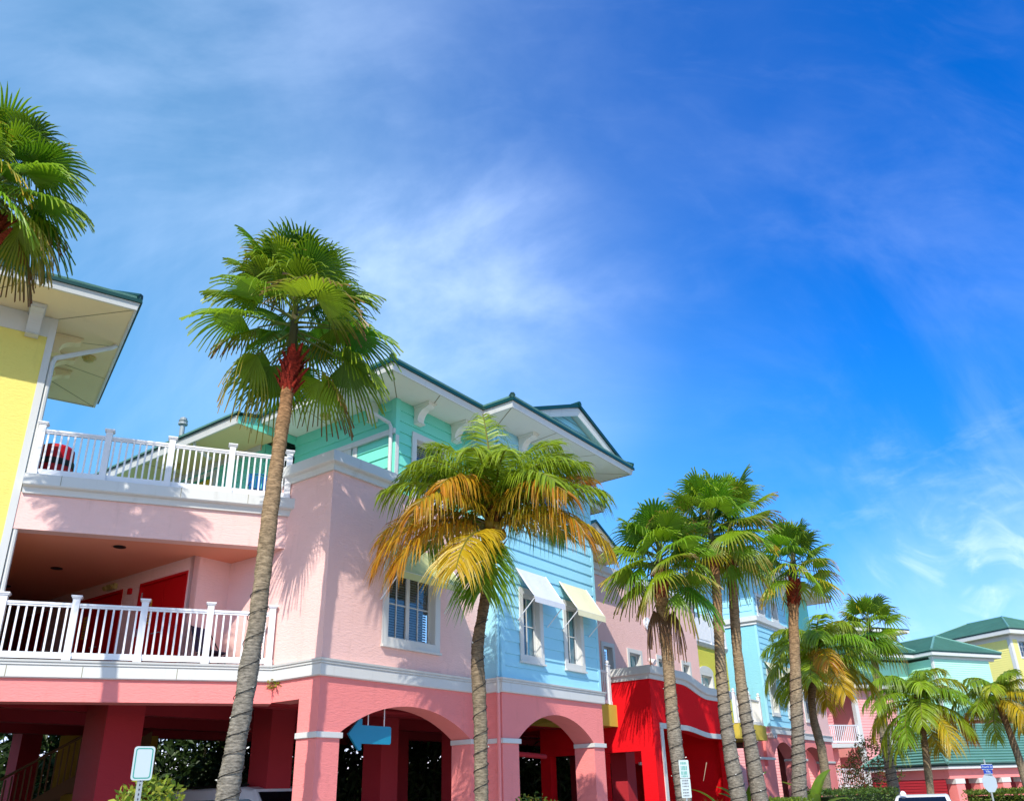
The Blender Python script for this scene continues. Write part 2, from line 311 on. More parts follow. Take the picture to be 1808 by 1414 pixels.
# ================================================================== SETTING: ground
g = MB(); g.quad(Vector((-1500, -1500, 0)), Vector((1500, -1500, 0)), Vector((1500, 2000, 0)), Vector((-1500, 2000, 0))); struct(g.build('ground', T['grassm']))
g = MB(); p = lambda u, o: m2(u, o)+Z*0.004
g.quad(p(-60, 5.5), p(-60, 70), p(140, 70), p(140, 5.5)); struct(g.build('road', T['roadm']))
g = MB(); g.box(M, -60, 140, 4.2, 5.5, 0.0, 0.14); g.quad(m2(-60, -0.3)+Z*0.008, m2(-60, 4.2)+Z*0.008, m2(60, 4.2)+Z*0.008, m2(60, -0.3)+Z*0.008); struct(g.build('pavement', T['concrete']))
g = MB(); g.quad(m2(-60, -24)+Z*0.012, m2(-60, -0.3)+Z*0.012, m2(60, -0.3)+Z*0.012, m2(60, -24)+Z*0.012); struct(g.build('parking_floor', T['asphalt']))

# ================================================================== shared building parts
def soffit_light(fr_pt, parent, r=0.16, mat='lampy'):
    b = MB(); q = fr_pt
    b.tube([q, q-Z*0.03, q-Z*0.05, q-Z*0.11, q-Z*0.14], [r, r, r*0.75, r*0.7, r*0.3], 14); return b.build('ceiling_light', T[mat], parent, smooth=False)
def window(parent, fr, o, hole, cols=2, rows=2, trim=0.15, recess=0.16, mullion=False, inner='blind', wallT=0.22, sill=0.05, lab=None):
    u0, u1, z0, z1 = hole; t = trim
    f_ = MB()
    f_.box(fr, u0-t, u0, o+0.001, o+0.04, z0-t, z1+t); f_.box(fr, u1, u1+t, o+0.001, o+0.04, z0-t, z1+t)
    f_.box(fr, u0, u1, o+0.001, o+0.038, z1, z1+t); f_.box(fr, u0, u1, o+0.001, o+0.038, z0-t, z0)
    if sill: f_.box(fr, u0-t-0.02, u1+t+0.02, o+0.001, o+0.04+sill, z0-t-0.05, z0-t-0.002)
    d = o-recess; k = 0.05
    for (a, b_) in ((u0, u0+0.012), (u1-0.012, u1)): f_.box(fr, a, b_, d-0.06, o+0.03, z0, z1)     # reveals
    f_.box(fr, u0, u1, d-0.06, o+0.03, z0, z0+0.012); f_.box(fr, u0, u1, d-0.06, o+0.03, z1-0.012, z1)
    f_.box(fr, u0+0.012, u0+0.012+k, d-0.03, d+0.025, z0+0.012, z1-0.012); f_.box(fr, u1-0.012-k, u1-0.012, d-0.03, d+0.025, z0+0.012, z1-0.012)
    f_.box(fr, u0+0.062, u1-0.062, d-0.03, d+0.023, z0+0.012, z0+0.012+k); f_.box(fr, u0+0.062, u1-0.062, d-0.03, d+0.023, z1-0.012-k, z1-0.012)
    a, b_, c, e = u0+0.062, u1-0.062, z0+0.062, z1-0.062
    for i in range(1, cols):
        uu_ = a+(b_-a)*i/cols; hw = 0.055 if (mullion and i*2 == cols) else 0.013
        f_.box(fr, uu_-hw, uu_+hw, d-0.02, d+(0.03 if hw > 0.02 else 0.014), c, e)
    for j in range(1, rows):
        zz_ = c+(e-c)*j/rows; f_.box(fr, a, b_, d-0.018, d+0.012, zz_-0.013, zz_+0.013)
    wo_ = f_.build('window', T['white'], parent)
    if lab: wo_['label'] = lab
    g_ = MB(); g_.quad(fr.p(a, d-0.005, c), fr.p(b_, d-0.005, c), fr.p(b_, d-0.005, e), fr.p(a, d-0.005, e)); g_.build('pane', T['glass'], wo_)
    if inner == 'blind':
        n_ = int((e-c)/0.06); bl = MB()
        for i in range(n_):
            zz_ = c+0.06*(i+0.5); bl.quad(fr.p(a, d-0.05, zz_-0.024), fr.p(b_, d-0.05, zz_-0.024), fr.p(b_, d-0.078, zz_+0.024), fr.p(a, d-0.078, zz_+0.024))
        bl.build('blind', T['blind'], wo_)
    elif inner == 'curtain':
        bl = MB(); n_ = 24
        for i in range(n_):
            ua, ub = a+(b_-a)*i/n_, a+(b_-a)*(i+1)/n_; oa, ob_ = d-0.05+0.015*math.sin(i*1.7), d-0.05+0.015*math.sin((i+1)*1.7)
            if i in (10, 11): continue
            bl.quad(fr.p(ua, oa, c), fr.p(ub, ob_, c), fr.p(ub, ob_, e), fr.p(ua, oa, e))
        bl.build('curtain', T['curtain'], wo_)
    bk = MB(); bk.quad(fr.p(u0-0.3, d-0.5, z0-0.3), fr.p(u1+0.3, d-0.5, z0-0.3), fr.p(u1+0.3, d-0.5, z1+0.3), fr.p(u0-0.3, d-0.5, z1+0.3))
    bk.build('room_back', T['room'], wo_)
    return wo_
def awning(parent, fr, o, u0, u1, zt, zf, out, mat, val=0.15, armz=None, lab=None, stripes=False):
    a = MB(); p = fr.p; n_ = 10
    for i in range(n_):
        for k in range(4):
            ua, ub = u0+(u1-u0)*i/n_, u0+(u1-u0)*(i+1)/n_; s0, s1 = k/4, (k+1)/4
            sag = lambda s_, u_: -0.035*math.sin(math.pi*s_)-0.012*math.sin((u_-u0)/(u1-u0)*math.pi*3)*math.sin(math.pi*s_)
            P_ = lambda u_, s_: p(u_, o+0.01+out*s_, zt+(zf-zt)*s_+sag(s_, u_))
            a.quad(P_(ua, s0), P_(ua, s1), P_(ub, s1), P_(ub, s0))
    for i in range(n_):
        ua, ub = u0+(u1-u0)*i/n_, u0+(u1-u0)*(i+1)/n_
        a.quad(p(ua, o+out+0.01, zf), p(ua, o+out+0.014, zf-val), p(ub, o+out+0.014, zf-val), p(ub, o+out+0.01, zf))
    aw = a.build('awning', T[mat], parent)
    if lab: aw['label'] = lab
    for u_ in (u0+0.03, u1-0.03):
        b = MB(); az = armz if armz is not None else zf-0.55
        b.tube([p(u_, o+out, zf-0.02), p(u_, o+0.02, az)], 0.014, 6); b.tube([p(u_, o+0.02, zt), p(u_, o+out, zf-0.01)], 0.012, 6)
        b.build('arm', T['rail'], aw)
    b = MB(); b.tube([p(u0, o+out, zf-0.005), p(u1, o+out, zf-0.005)], 0.012, 6); b.build('front_bar', T['rail'], aw)
    return aw
def railing(parent, fr, posts, o, zb, h=1.07, post=0.13, bal=0.13, bw=0.036, mat='rail', capped='flat', posts_h=0.1, lab=None):
    r_ = MB()
    zt = zb+h
    for a, b in zip(posts[:-1], posts[1:]):
        a2, b2 = a+post/2, b-post/2
        r_.box(fr, a2, b2, o-0.045, o+0.045, zt-0.045, zt); r_.box(fr, a2, b2, o-0.03, o+0.03, zt-0.085, zt-0.047); r_.box(fr, a2, b2, o-0.035, o+0.035, zb+0.03, zb+0.15)
        n_ = max(1, round((b2-a2)/bal)); st = (b2-a2)/n_
        for i in range(n_):
            c = a2+st*(i+0.5); r_.box(fr, c-bw/2, c+bw/2, o-bw/2, o+bw/2, zb+0.151, zt-0.086)
    ro = r_.build('railing', T[mat], parent)
    if lab: ro['label'] = lab
    for a in posts:
        q = MB(); q.box(fr, a-post/2, a+post/2, o-post/2, o+post/2, zb, zt+posts_h)
        q.box(fr, a-post/2-0.012, a+post/2+0.012, o-post/2-0.012, o+post/2+0.012, zb+0.001, zb+0.11)
        if capped == 'flat':
            q.box(fr, a-post/2-0.02, a+post/2+0.02, o-post/2-0.02, o+post/2+0.02, zt+posts_h, zt+posts_h+0.025)
            q.box(fr, a-post/2-0.035, a+post/2+0.035, o-post/2-0.035, o+post/2+0.035, zt+posts_h+0.0255, zt+posts_h+0.055)
        else:
            c = fr.p(a, o, zt+posts_h); q.box(fr, a-post/2-0.02, a+post/2+0.02, o-post/2-0.02, o+post/2+0.02, zt+posts_h, zt+posts_h+0.03)
            q.tube([c+Z*0.03, c+Z*0.06, c+Z*0.09, c+Z*0.13, c+Z*0.17, c+Z*0.19], [0.03, 0.035, 0.06, 0.07, 0.05, 0.01], 10)
        q.build('post', T[mat], ro)
    return ro
def bracket(parent, fr, u, o, zt, out=0.55, h=0.55, wd=0.24, mat='soffitw'):     # scrolled eave bracket
    pts = [(0, 0), (out, 0), (out, -0.10), (out*0.86, -0.13)]
    for k in range(9):
        t = k/8; pts.append((out*0.80-out*0.55*math.sin(t*math.pi/2), -0.14-(h-0.22)*(1-math.cos(t*math.pi/2))))
    pts += [(0.20, -h), (0, -h)]
    b = MB(); p = fr.p
    b.face([p(u-wd/2, o+a, zt+z) for a, z in pts]); b.face([p(u+wd/2, o+a, zt+z) for a, z in pts][::-1])
    for i in range(len(pts)):
        (a, z), (c, d) = pts[i], pts[(i+1) % len(pts)]
        b.quad(p(u-wd/2, o+a, zt+z), p(u+wd/2, o+a, zt+z), p(u+wd/2, o+c, zt+d), p(u-wd/2, o+c, zt+d))
    b.box(fr, u-wd/2-0.03, u+wd/2+0.03, o, o+out+0.03, zt-0.055, zt-0.002)
    return b.build('bracket', T[mat], parent)
def eaves(parent, outer, wallline, z, fascia=0.15, edge=0.09, soff='soffitw', joints=True):
    """outer: plan path of the eave edge; wallline: matching plan path at the wall; flat soffit between them, fascia and tile edge on the outside."""
    s_ = MB()
    for i in range(len(outer)-1): s_.quad(Vector(outer[i])+Z*z, Vector(wallline[i])+Z*z, Vector(wallline[i+1])+Z*z, Vector(outer[i+1])+Z*z)
    s_.build('soffit', T[soff], parent)
    def strip(a, b, wd=0.012):                      # panel joints
        if not joints: return
        sm = MB()
        d = (b-a).normalized(); n_ = nrm(d)*wd
        sm.quad(a-n_-Z*0.003, a+n_-Z*0.003, b+n_-Z*0.003, b-n_-Z*0.003); sm.build('soffit_joint', T['seam'], parent)
    for i in range(len(outer)):
        strip(Vector(outer[i])+Z*z, Vector(wallline[i])+Z*z)
    for i in range(len(outer)-1):
        a, b = Vector(outer[i]), Vector(outer[i+1]); c, d = Vector(wallline[i]), Vector(wallline[i+1]); n_ = int((b-a).length/2.4)
        for k in range(1, n_+1): strip(a.lerp(b, k/(n_+1))+Z*z, c.lerp(d, k/(n_+1))+Z*z)
    f_ = MB(); f_.sweep(outer, [(-0.02, z-0.012), (0.03, z-0.012), (0.05, z+fascia*0.6), (0.07, z+fascia), (0.0, z+fascia)]); f_.build('fascia', T['white'], parent)
    e_ = MB(); e_.sweep(outer, [(-0.1, z+fascia+0.003), (0.11, z+fascia+0.003), (0.10, z+fascia+edge), (-0.1, z+fascia+edge+0.06)]); e_.build('roof_edge', T['roofdk'], parent)
def hip(parent, pts, z, pitch, name='roof', step=0.34, mat='roof', peak=None):    # hip roof over a plan quad (4 pts), ridge along the long side
    A, B, C, D = [Vector((q[0], q[1], 0)) for q in pts]
    lab_, lad = (B-A).length, (D-A).length
    if lab_ < lad: A, B, C, D = B, C, D, A; lab_, lad = lad, lab_
    hh = pitch*lad/2; d = (B-A).normalized(); mid0 = (A+D)/2+d*lad/2; mid1 = (B+C)/2-d*lad/2
    if peak: hh = peak
    b = MB(); A, B, C, D = [q+Z*z for q in (A, B, C, D)]; r0 = mid0+Z*(z+hh); r1 = mid1+Z*(z+hh)
    b.courses(A, B, r1, r0, step); b.courses(C, D, r0, r1, step); b.courses(B, C, r1, r1, step); b.courses(D, A, r0, r0, step)
    ro = b.build(name, T[mat], parent)
    c_ = MB()
    for a_, b_ in ((A, r0), (D, r0), (B, r1), (C, r1), (r0, r1)):
        if (b_-a_).length > 0.05: c_.tube([a_+Z*0.05, b_+Z*0.07], 0.085, 6)
    c_.build('hip_cap', T['roofdk'], ro); return ro
BAND = [(0, 4.35), (0.05, 4.35), (0.07, 4.37), (0.07, 4.575), (0.055, 4.58), (0.055, 4.595), (0.09, 4.60), (0.09, 4.625), (0.075, 4.63), (0.075, 4.645), (0.11, 4.65), (0.12, 4.69), (0, 4.695)]
CAPP = [(0, 3.165), (0.035, 3.165), (0.045, 3.175), (0.045, 3.275), (0, 3.285)]
def cornice(z0, z1, k=1.0): h = z1-z0; return [(0, z0), (0.06*k, z0), (0.07*k, z0+0.16*h), (0.09*k, z0+0.30*h), (0.17*k, z0+0.36*h), (0.19*k, z0+0.42*h), (0.19*k, z1), (-0.3, z1+0.01)]

# ================================================================== pink corner house (stucco box over a coral arch)
ph = thing('corner_house', 'pale pink stucco corner house with white cornice over a coral arch, beside the recessed gallery', 'house', A0)
WF = Fr(A0, Y)                                     # left-hand wall seen from behind: use -Y so that the outside is outwards
WL = Fr(m2(0, -1.486), -Y)                         # u 0..1.486 runs from the gallery junction to the street corner
hole = (1.83, 3.42, 5.34, 6.98)
b = MB(); b.cells(M, 0.0, 5.2, 4.66, 8.85, -0.22, 0.0, [hole]); b.cells(WL, -2.0, 1.264, 4.66, 8.85, -0.22, 0.0); b.build('wall', T['pink'], ph)
b = MB(); b.arch_wall(M, 0.0, 5.2, -0.60, 0.0, 0.0, 4.62, [(0.6, 4.78, 3.28, 3.9)])
b.box(WL, 0.0, 0.886, -0.5, -0.002, 3.94, 4.62); b.build('arcade_wall', T['coral'], ph)
b = MB(); b.sweep([J, m2(0, 0), m2(5.2, 0)], BAND); b.build('band', T['white'], ph)
b = MB(); b.sweep([m2(0, -0.60), m2(0, 0), m2(0.6, 0), m2(0.6, -0.60)], CAPP); b.build('pillar_cap', T['white'], ph)
b = MB(); b.sweep([m2(4.78, -0.6), m2(4.78, 0), m2(5.2, 0)], CAPP); b.build('pillar_cap', T['white'], ph)
b = MB(); b.sweep([m2(0, -1.75), m2(0, 0), m2(2.06, 0)], cornice(8.80, 9.20)); b.build('cornice', T['white'], ph)
b = MB(); b.quad(m2(0, -6)+Z*8.84, m2(0, 0)+Z*8.84, m2(5.2, 0)+Z*8.84, m2(5.2, -6)+Z*8.84); b.build('flat_roof', T['concrete'], ph)
window(ph, M, 0, hole, cols=4, rows=2, mullion=True, trim=0.17)
awning(ph, M, 0, 1.55, 3.78, 7.55, 6.72, 0.62, 'awng', val=0.17, armz=6.15)

# ================================================================== recessed gallery
gl = thing('gallery_building', 'recessed pink two level gallery with white railings between the yellow house and the corner house', 'building', GA.p(-3, 0, 0))
b = MB(); b.box(GA, -9.5, 0.10, -0.30, 0.0, 7.28, 8.06); b.build('parapet', T['pink'], gl)
b = MB(); b.box(GA, -12, 0.0, -0.50, 0.0, 3.92, 4.36); b.build('coral_beam', T['coral'], gl)
b = MB(); b.sweep([GA.p(-12, 0, 0), GA.p(0.02, 0, 0)], BAND); b.build('band', T['white'], gl)
b = MB(); b.sweep([GA.p(-5.30, 0, 0), GA.p(0.22, 0, 0)], cornice(8.03, 8.42)); b.build('cornice', T['white'], gl)
for uu_ in (-4.92, -3.62, -1.9, -0.45):              # open joints with run-off stains in the mouldings
    b = MB(); b.box(GA, uu_-0.006, uu_+0.006, 0.0702, 0.0735, 4.372, 4.574); b.build('joint', T['seam'], gl)
for uu_ in (-4.62, -2.3, -0.9):
    b = MB(); b.box(GA, uu_-0.005, uu_+0.005, 0.186, 0.1925, 8.20, 8.419); b.build('joint', T['seam'], gl)
# floor, ceilings and inner walls
def slab(pts, z0, z1, name, mat, parent):
    b = MB(); lo = [Vector(q)+Z*z0 for q in pts]; hi = [Vector(q)+Z*z1 for q in pts]; b.face(lo[::-1]); b.face(hi); n_ = len(pts)
    for i in range(n_): b.quad(lo[i], lo[(i+1) % n_], hi[(i+1) % n_], hi[i])
    return b.build(name, T[mat], parent)
gp = lambda u, o: GA.p(u, o, 0)
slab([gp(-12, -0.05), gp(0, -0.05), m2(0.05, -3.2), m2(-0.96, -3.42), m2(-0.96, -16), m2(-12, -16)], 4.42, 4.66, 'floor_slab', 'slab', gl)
slab([gp(-9.6, -0.31), gp(0.0, -0.31), m2(0.05, -3.2), m2(0.05, -16), m2(-12, -16)], 7.28, 7.34, 'gallery_ceiling', 'ceil', gl)
slab([gp(-9.6, -0.31), gp(0.0, -0.31), m2(0.05, -3.2), m2(2.1, -4.0), m2(2.1, -16), m2(-12, -16)], 8.30, 8.40, 'terrace_deck', 'concrete', gl)
b = MB(); b.box(M, -0.96, 0.0, -3.55, -3.42, 4.66, 7.28); b.box(WL, -2.1, -0.55, -0.22, -0.004, 4.66, 7.28)
DWF = Fr(m2(-0.96, -16), -Y)                        # door wall: u runs towards the street, o is towards the corridor
dw = lambda w: 16-3.42-w
b.cells(DWF, 0, dw(0), 4.66, 7.28, -0.13, 0.0, [(dw(2.15), dw(0.19), 4.66, 6.97), (dw(4.9), dw(2.9), 4.66, 6.97), (dw(8.6), dw(6.6), 4.66, 6.97)]); b.build('inner_wall', T['pink'], gl)
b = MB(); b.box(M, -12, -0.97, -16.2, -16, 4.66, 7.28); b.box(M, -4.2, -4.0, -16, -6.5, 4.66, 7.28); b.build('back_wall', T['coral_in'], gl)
for i, (w0, w1) in enumerate(((2.15, 0.19), (4.9, 2.9), (8.6, 6.6))):
    b = MB(); mid = dw((w0+w1)/2)
    b.box(DWF, dw(w0)+0.06, mid-0.006, -0.09, -0.045, 4.68, 6.90); b.box(DWF, mid+0.006, dw(w1)-0.06, -0.09, -0.045, 4.68, 6.90)
    b.box(DWF, dw(w0), dw(w0)+0.055, -0.125, 0.015, 4.66, 6.97); b.box(DWF, dw(w1)-0.055, dw(w1), -0.125, 0.015, 4.66, 6.97); b.box(DWF, dw(w0)+0.056, dw(w1)-0.056, -0.125, 0.013, 6.905, 6.97)
    d_ = b.build('door', T['door'], gl)
    for zz_ in (6.66, 5.8, 4.95):
        for uu_ in (dw(w1)-0.065, dw(w0)+0.065):
            h_ = MB(); h_.box(DWF, uu_-0.02, uu_+0.02, -0.045, -0.03, zz_-0.09, zz_+0.09); h_.build('hinge', T['steel'], d_)
    for uu_ in (mid-0.09, mid+0.09):
        h_ = MB(); h_.tube([DWF.p(uu_, -0.045, 5.68), DWF.p(uu_, 0.01, 5.68), DWF.p(uu_-0.1, 0.01, 5.68)], 0.012, 6); h_.build('handle', T['steel'], d_)
    if i < 2:
        h_ = MB(); h_.box(DWF, dw(w0)+0.25, dw(w0)+0.55, -0.0445, -0.038, 5.95, 6.52); h_.build('notice', T['warn'], d_)
        q_ = MB()
        for k in range(7): q_.box(DWF, dw(w0)+0.28, dw(w0)+0.52, -0.0375, -0.036, 6.0+0.07*k, 6.03+0.07*k)
        q_.build('notice_print', T['inkr'], d_)
for w in (-4.0, -6.72, -9.3):                        # recessed downlights in the gallery ceiling
    b = MB(); c = m2(-2.44, w)+Z*7.279; b.tube([c, c-Z*0.012], 0.13, 18); b.tube([c-Z*0.0125, c-Z*0.016], 0.085, 18); b.build('downlight', T['black'], gl)
b = MB(); b.box(DWF, dw(3.6), dw(3.2), 0.0, 0.09, 7.02, 7.16); b.tube([DWF.p(dw(3.55), 0.1, 7.08), DWF.p(dw(3.55), 0.16, 7.05)], 0.06, 10); b.tube([DWF.p(dw(3.25), 0.1, 7.08), DWF.p(dw(3.25), 0.16, 7.05)], 0.06, 10); b.build('emergency_light', T['lampy'], gl)
b = MB(); b.box(DWF, dw(2.6), dw(2.48), 0.0, 0.06, 6.78, 6.92); b.build('fire_alarm', T['door'], gl)
railing(gl, GA, [-7.85, -6.55, -5.22, -3.95, -2.68, -1.40, -0.13], -0.02, 4.70, h=1.12, bal=0.135)
railing(gl, GA, [-5.18, -3.90, -2.62, -1.34, -0.06], 0.02, 8.43, h=1.05, bal=0.127)
# arcade underneath: columns, beams, pipes
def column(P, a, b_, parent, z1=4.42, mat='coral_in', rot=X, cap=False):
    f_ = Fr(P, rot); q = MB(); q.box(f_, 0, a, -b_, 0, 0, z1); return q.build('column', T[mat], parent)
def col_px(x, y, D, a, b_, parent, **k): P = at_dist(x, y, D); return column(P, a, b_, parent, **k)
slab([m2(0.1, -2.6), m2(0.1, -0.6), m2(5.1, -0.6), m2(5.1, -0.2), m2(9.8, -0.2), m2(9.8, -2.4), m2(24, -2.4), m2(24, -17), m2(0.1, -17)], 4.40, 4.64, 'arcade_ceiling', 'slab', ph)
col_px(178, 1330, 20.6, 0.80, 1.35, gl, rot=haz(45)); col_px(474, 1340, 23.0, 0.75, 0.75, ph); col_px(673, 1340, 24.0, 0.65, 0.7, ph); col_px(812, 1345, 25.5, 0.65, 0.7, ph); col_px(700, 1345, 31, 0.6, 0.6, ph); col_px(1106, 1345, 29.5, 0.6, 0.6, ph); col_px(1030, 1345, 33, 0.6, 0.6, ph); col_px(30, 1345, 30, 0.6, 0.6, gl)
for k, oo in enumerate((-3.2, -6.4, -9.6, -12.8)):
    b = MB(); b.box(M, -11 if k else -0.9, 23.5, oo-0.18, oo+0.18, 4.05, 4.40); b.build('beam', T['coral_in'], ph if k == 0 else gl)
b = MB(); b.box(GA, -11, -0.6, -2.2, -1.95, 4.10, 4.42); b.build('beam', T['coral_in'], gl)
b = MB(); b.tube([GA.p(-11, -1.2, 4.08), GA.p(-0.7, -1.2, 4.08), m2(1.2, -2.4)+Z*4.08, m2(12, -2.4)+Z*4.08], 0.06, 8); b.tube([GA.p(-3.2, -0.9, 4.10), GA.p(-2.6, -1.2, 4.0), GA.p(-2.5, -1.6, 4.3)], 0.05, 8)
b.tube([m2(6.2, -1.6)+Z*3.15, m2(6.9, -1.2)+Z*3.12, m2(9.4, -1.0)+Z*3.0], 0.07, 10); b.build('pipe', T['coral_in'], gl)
# stair going up inside the arcade
st = thing('staircase', 'brown concrete stair with railing rising inside the dark arcade at the left edge', 'staircase', at_dist(40, 1400, 26))
SF = Fr(at_dist(20, 1400, 26), haz(60))
b = MB()
for k in range(12): b.box(SF, 0.28*k-0.3, 0.28*k, -1.1, 0, 1.5+0.18*k, 1.72+0.18*k)
b.prism(SF, [(-0.4, 1.35), (3.1, 3.6), (3.1, 3.95), (-0.4, 1.7)], -0.02, 0.05); b.build('steps', T['stair'], st)
b = MB()
for k in range(22): b.box(SF, 0.13*k-0.2, 0.13*k-0.16, 0.0, 0.035, 1.7+0.083*k, 2.75+0.083*k)
b.tube([SF.p(-0.3, 0.02, 2.75), SF.p(2.8, 0.02, 4.7)], 0.035, 8); b.build('stair_railing', T['stair'], st)
b = MB(); b.box(SF, 0.9, 3.4, -1.3, -1.12, 0, 3.9); b.build('stair_wall', T['stairw'], st)

# ================================================================== yellow house at the left edge
yh = thing('yellow_house', 'yellow stucco house with wide cream eave at the left edge of the street', 'house', YC)
b = MB(); b.cells(YE, -9, -0.12, 0.0, 11.68, -0.25, 0.0); b.box(YE, -0.25, -0.02, -4.6, -0.26, 0, 11.68); b.build('wall', T['yellow'], yh)
b = MB(); b.box(YE, -0.12, 0.02, -0.15, 0.025, 0, 12.17); b.box(YE, -9, -0.121, -0.02, 0.022, 11.68, 12.17); b.box(YE, -0.019, 0.03, -4.6, -0.16, 11.68, 12.17); b.box(YE, -0.02, 0.026, -0.42, -0.16, 0, 11.67); b.build('trim', T['white'], yh)
yo = lambda u, o: YE.p(u, o, 0)
eaves(yh, [yo(-9, 1.3), yo(1.38, 1.3), yo(1.38, -4.42), yo(-3, -4.42)], [yo(-9, 0), yo(0, 0), yo(0, -3.1), yo(-3, -3.1)], 12.18, soff='soffit')
hip(yh, [yo(-9, 1.36), yo(1.44, 1.36), yo(1.44, -4.5), yo(-9, -4.5)], 12.44, 0.42)
bracket(yh, YE, -0.42, 0.02, 12.17, out=0.5, h=0.6, wd=0.26, mat='white')
SB = Fr(yo(0.03, 0), -nrm(LD))                       # right-hand wall: u runs away from the street, outside faces the gallery
for uu_ in (0.75, 1.75, 2.6): bracket(yh, SB, uu_, 0, 12.17, out=0.55, h=0.5, wd=0.24, mat='soffit')
b = MB(); b.tube([yo(1.30, -0.55)+Z*12.16, yo(1.2, -0.5)+Z*12.05, yo(0.12, -0.06)+Z*11.25, yo(0.08, -0.05)+Z*11.1, yo(0.08, -0.05)+Z*0.5], 0.055, 8); b.build('downspout', T['white'], yh)
soffit_light(yo(0.85, -1.5)+Z*12.178, yh)

# ================================================================== teal upper house
ZE = 11.53
th = thing('teal_house', 'teal clapboard top storey with wide eaves set back on the pink corner house roof', 'house', m2(2.19, -0.3)+Z*8.85)
TL = Fr(m2(2.19, -4.2), -Y)                           # left wall, u 0..3.9 towards the street
TMF = Fr(m2(0, -0.3), X)
twin = (2.92, 4.02, 9.15, 10.62); lwin = (2.2-0.0, 2.82, 8.9, 10.45)
lw = (1.55, 2.25, 9.2, 10.42)
b = MB(); b.boards(TMF, 2.31, 5.6, 8.85, ZE, 0.0, 0.30, [twin]); b.boards(TL, 0.0, 3.78, 8.4, ZE, 0.0, 0.30, [lw])
b.cells(TMF, 2.22, 5.6, 8.85, ZE, -0.2, -0.001, [twin]); b.cells(TL, 0.0, 3.7, 8.4, ZE, -0.2, -0.001, [lw]); b.build('wall', T['teal'], th)
b = MB(); b.box(TMF, 2.16, 2.31, -0.14, 0.03, 8.85, ZE); b.build('corner_board', T['teal'], th)
b = MB(); b.box(TL, 1.35, 3.93, 0.02, 0.09, 10.52, 10.66); b.box(TL, 2.40, 2.56, 0.02, 0.05, 8.85, 10.52); b.box(TMF, 2.165, 2.28, 0.031, 0.045, 8.85, 10.5); b.build('trim', T['white'], th)
window(th, TMF, 0.022, twin, cols=1, rows=2, trim=0.16, sill=0.04); window(th, TL, 0.022, lw, cols=1, rows=1, trim=0.1, sill=0.03)
eaves(th, [m2(1.0, -4.2), m2(1.0, 0.70), m2(4.5, 0.70)], [m2(2.19, -4.2), m2(2.19, -0.30), m2(4.5, -0.30)], ZE)
hip(th, [m2(0.92, 0.78), m2(11.0, 0.78), m2(11.0, -9.5), m2(0.92, -9.5)], ZE+0.26, 0.40)
bracket(th, Fr(m2(2.19, -0.3), -Y), -0.75, 0.02, ZE, out=0.52, h=0.50); bracket(th, TMF, 2.95, 0.02, ZE, out=0.52, h=0.52); bracket(th, TMF, 4.45, 0.02, ZE, out=0.52, h=0.52)
b = MB(); b.tube([m2(1.08, -1.2)+Z*(ZE), m2(1.15, -1.05)+Z*(ZE-0.12), m2(2.08, -0.42)+Z*10.82, m2(2.1, -0.38)+Z*10.7, m2(2.1, -0.38)+Z*8.95], 0.05, 8); b.build('downspout', T['white'], th)
soffit_light(m2(1.73, -2.47)+Z*(ZE-0.001), th, mat='lampy')
# lower wing going back along the terrace
ZW = 11.28
b = MB(); b.face([m2(0.25, -4.2)+Z*ZW, m2(2.19, -4.2)+Z*ZW, m2(2.19, -4.2)+Z*11.90, m2(0.25, -4.2)+Z*(ZW+0.24)]); b.build('gable_wall', T['teal'], th)
WW = Fr(m2(1.6, -13), -Y); dz = lambda o: 13+o
b = MB(); b.boards(WW, 0, dz(-4.75), 8.4, ZW, 0.0, 0.30, [(dz(-8.75), dz(-7.05), 8.4, 10.92)]); b.cells(WW, 0, dz(-4.75), 8.4, ZW, -0.2, -0.001, [(dz(-8.75), dz(-7.05), 8.4, 10.92)])
b.boards(Fr(m2(1.62, -4.75), X), 0, 0.6, 8.4, ZW, 0.0, 0.3); b.build('wing_wall', T['teal'], th)
b = MB(); b.box(WW, dz(-8.72), dz(-7.08), -0.10, -0.05, 8.4, 10.88); b.box(WW, dz(-7.88), dz(-7.86), -0.05, -0.04, 8.4, 10.86); b.build('door', T['ydoor'], th)
b = MB(); b.box(WW, dz(-7.04), dz(-6.9), 0.02, 0.05, 8.4, 11.06); b.box(WW, dz(-8.9), dz(-7.05), 0.02, 0.05, 10.93, 11.06); b.box(WW, 0, dz(-4.9), 0.02, 0.07, ZW-0.16, ZW-0.002); b.build('door_trim', T['white'], th)
eaves(th, [m2(0.25, -13), m2(0.25, -4.2)], [m2(1.62, -13), m2(1.62, -4.2)], ZW, fascia=0.20, edge=0.02, soff='soffit_bounce')
b = MB(); b.courses(m2(0.16, -13)+Z*(ZW+0.26), m2(0.16, -4.15)+Z*(ZW+0.26), m2(2.19, -4.15)+Z*12.02, m2(2.19, -13)+Z*12.02, 0.34); b.build('wing_roof', T['roof'], th)
b = MB(); b.hexa([m2(0.16, -4.1)+Z*(ZW+0.25), m2(2.19, -4.1)+Z*11.88, m2(2.19, -4.22)+Z*11.88, m2(0.16, -4.22)+Z*(ZW+0.25), m2(0.16, -4.1)+Z*(ZW+0.26), m2(2.19, -4.1)+Z*12.04, m2(2.19, -4.22)+Z*12.04, m2(0.16, -4.22)+Z*(ZW+0.26)]); b.build('verge', T['roofdk'], th)
b = MB(); q = m2(0.33, -6.2)+Z*(ZW); b.tube([q, q-Z*0.1, m2(0.5, -6.1)+Z*(ZW-0.25), m2(0.75, -6.0)+Z*(ZW-0.4)], 0.05, 8); b.build('rain_pipe', T['white'], th)
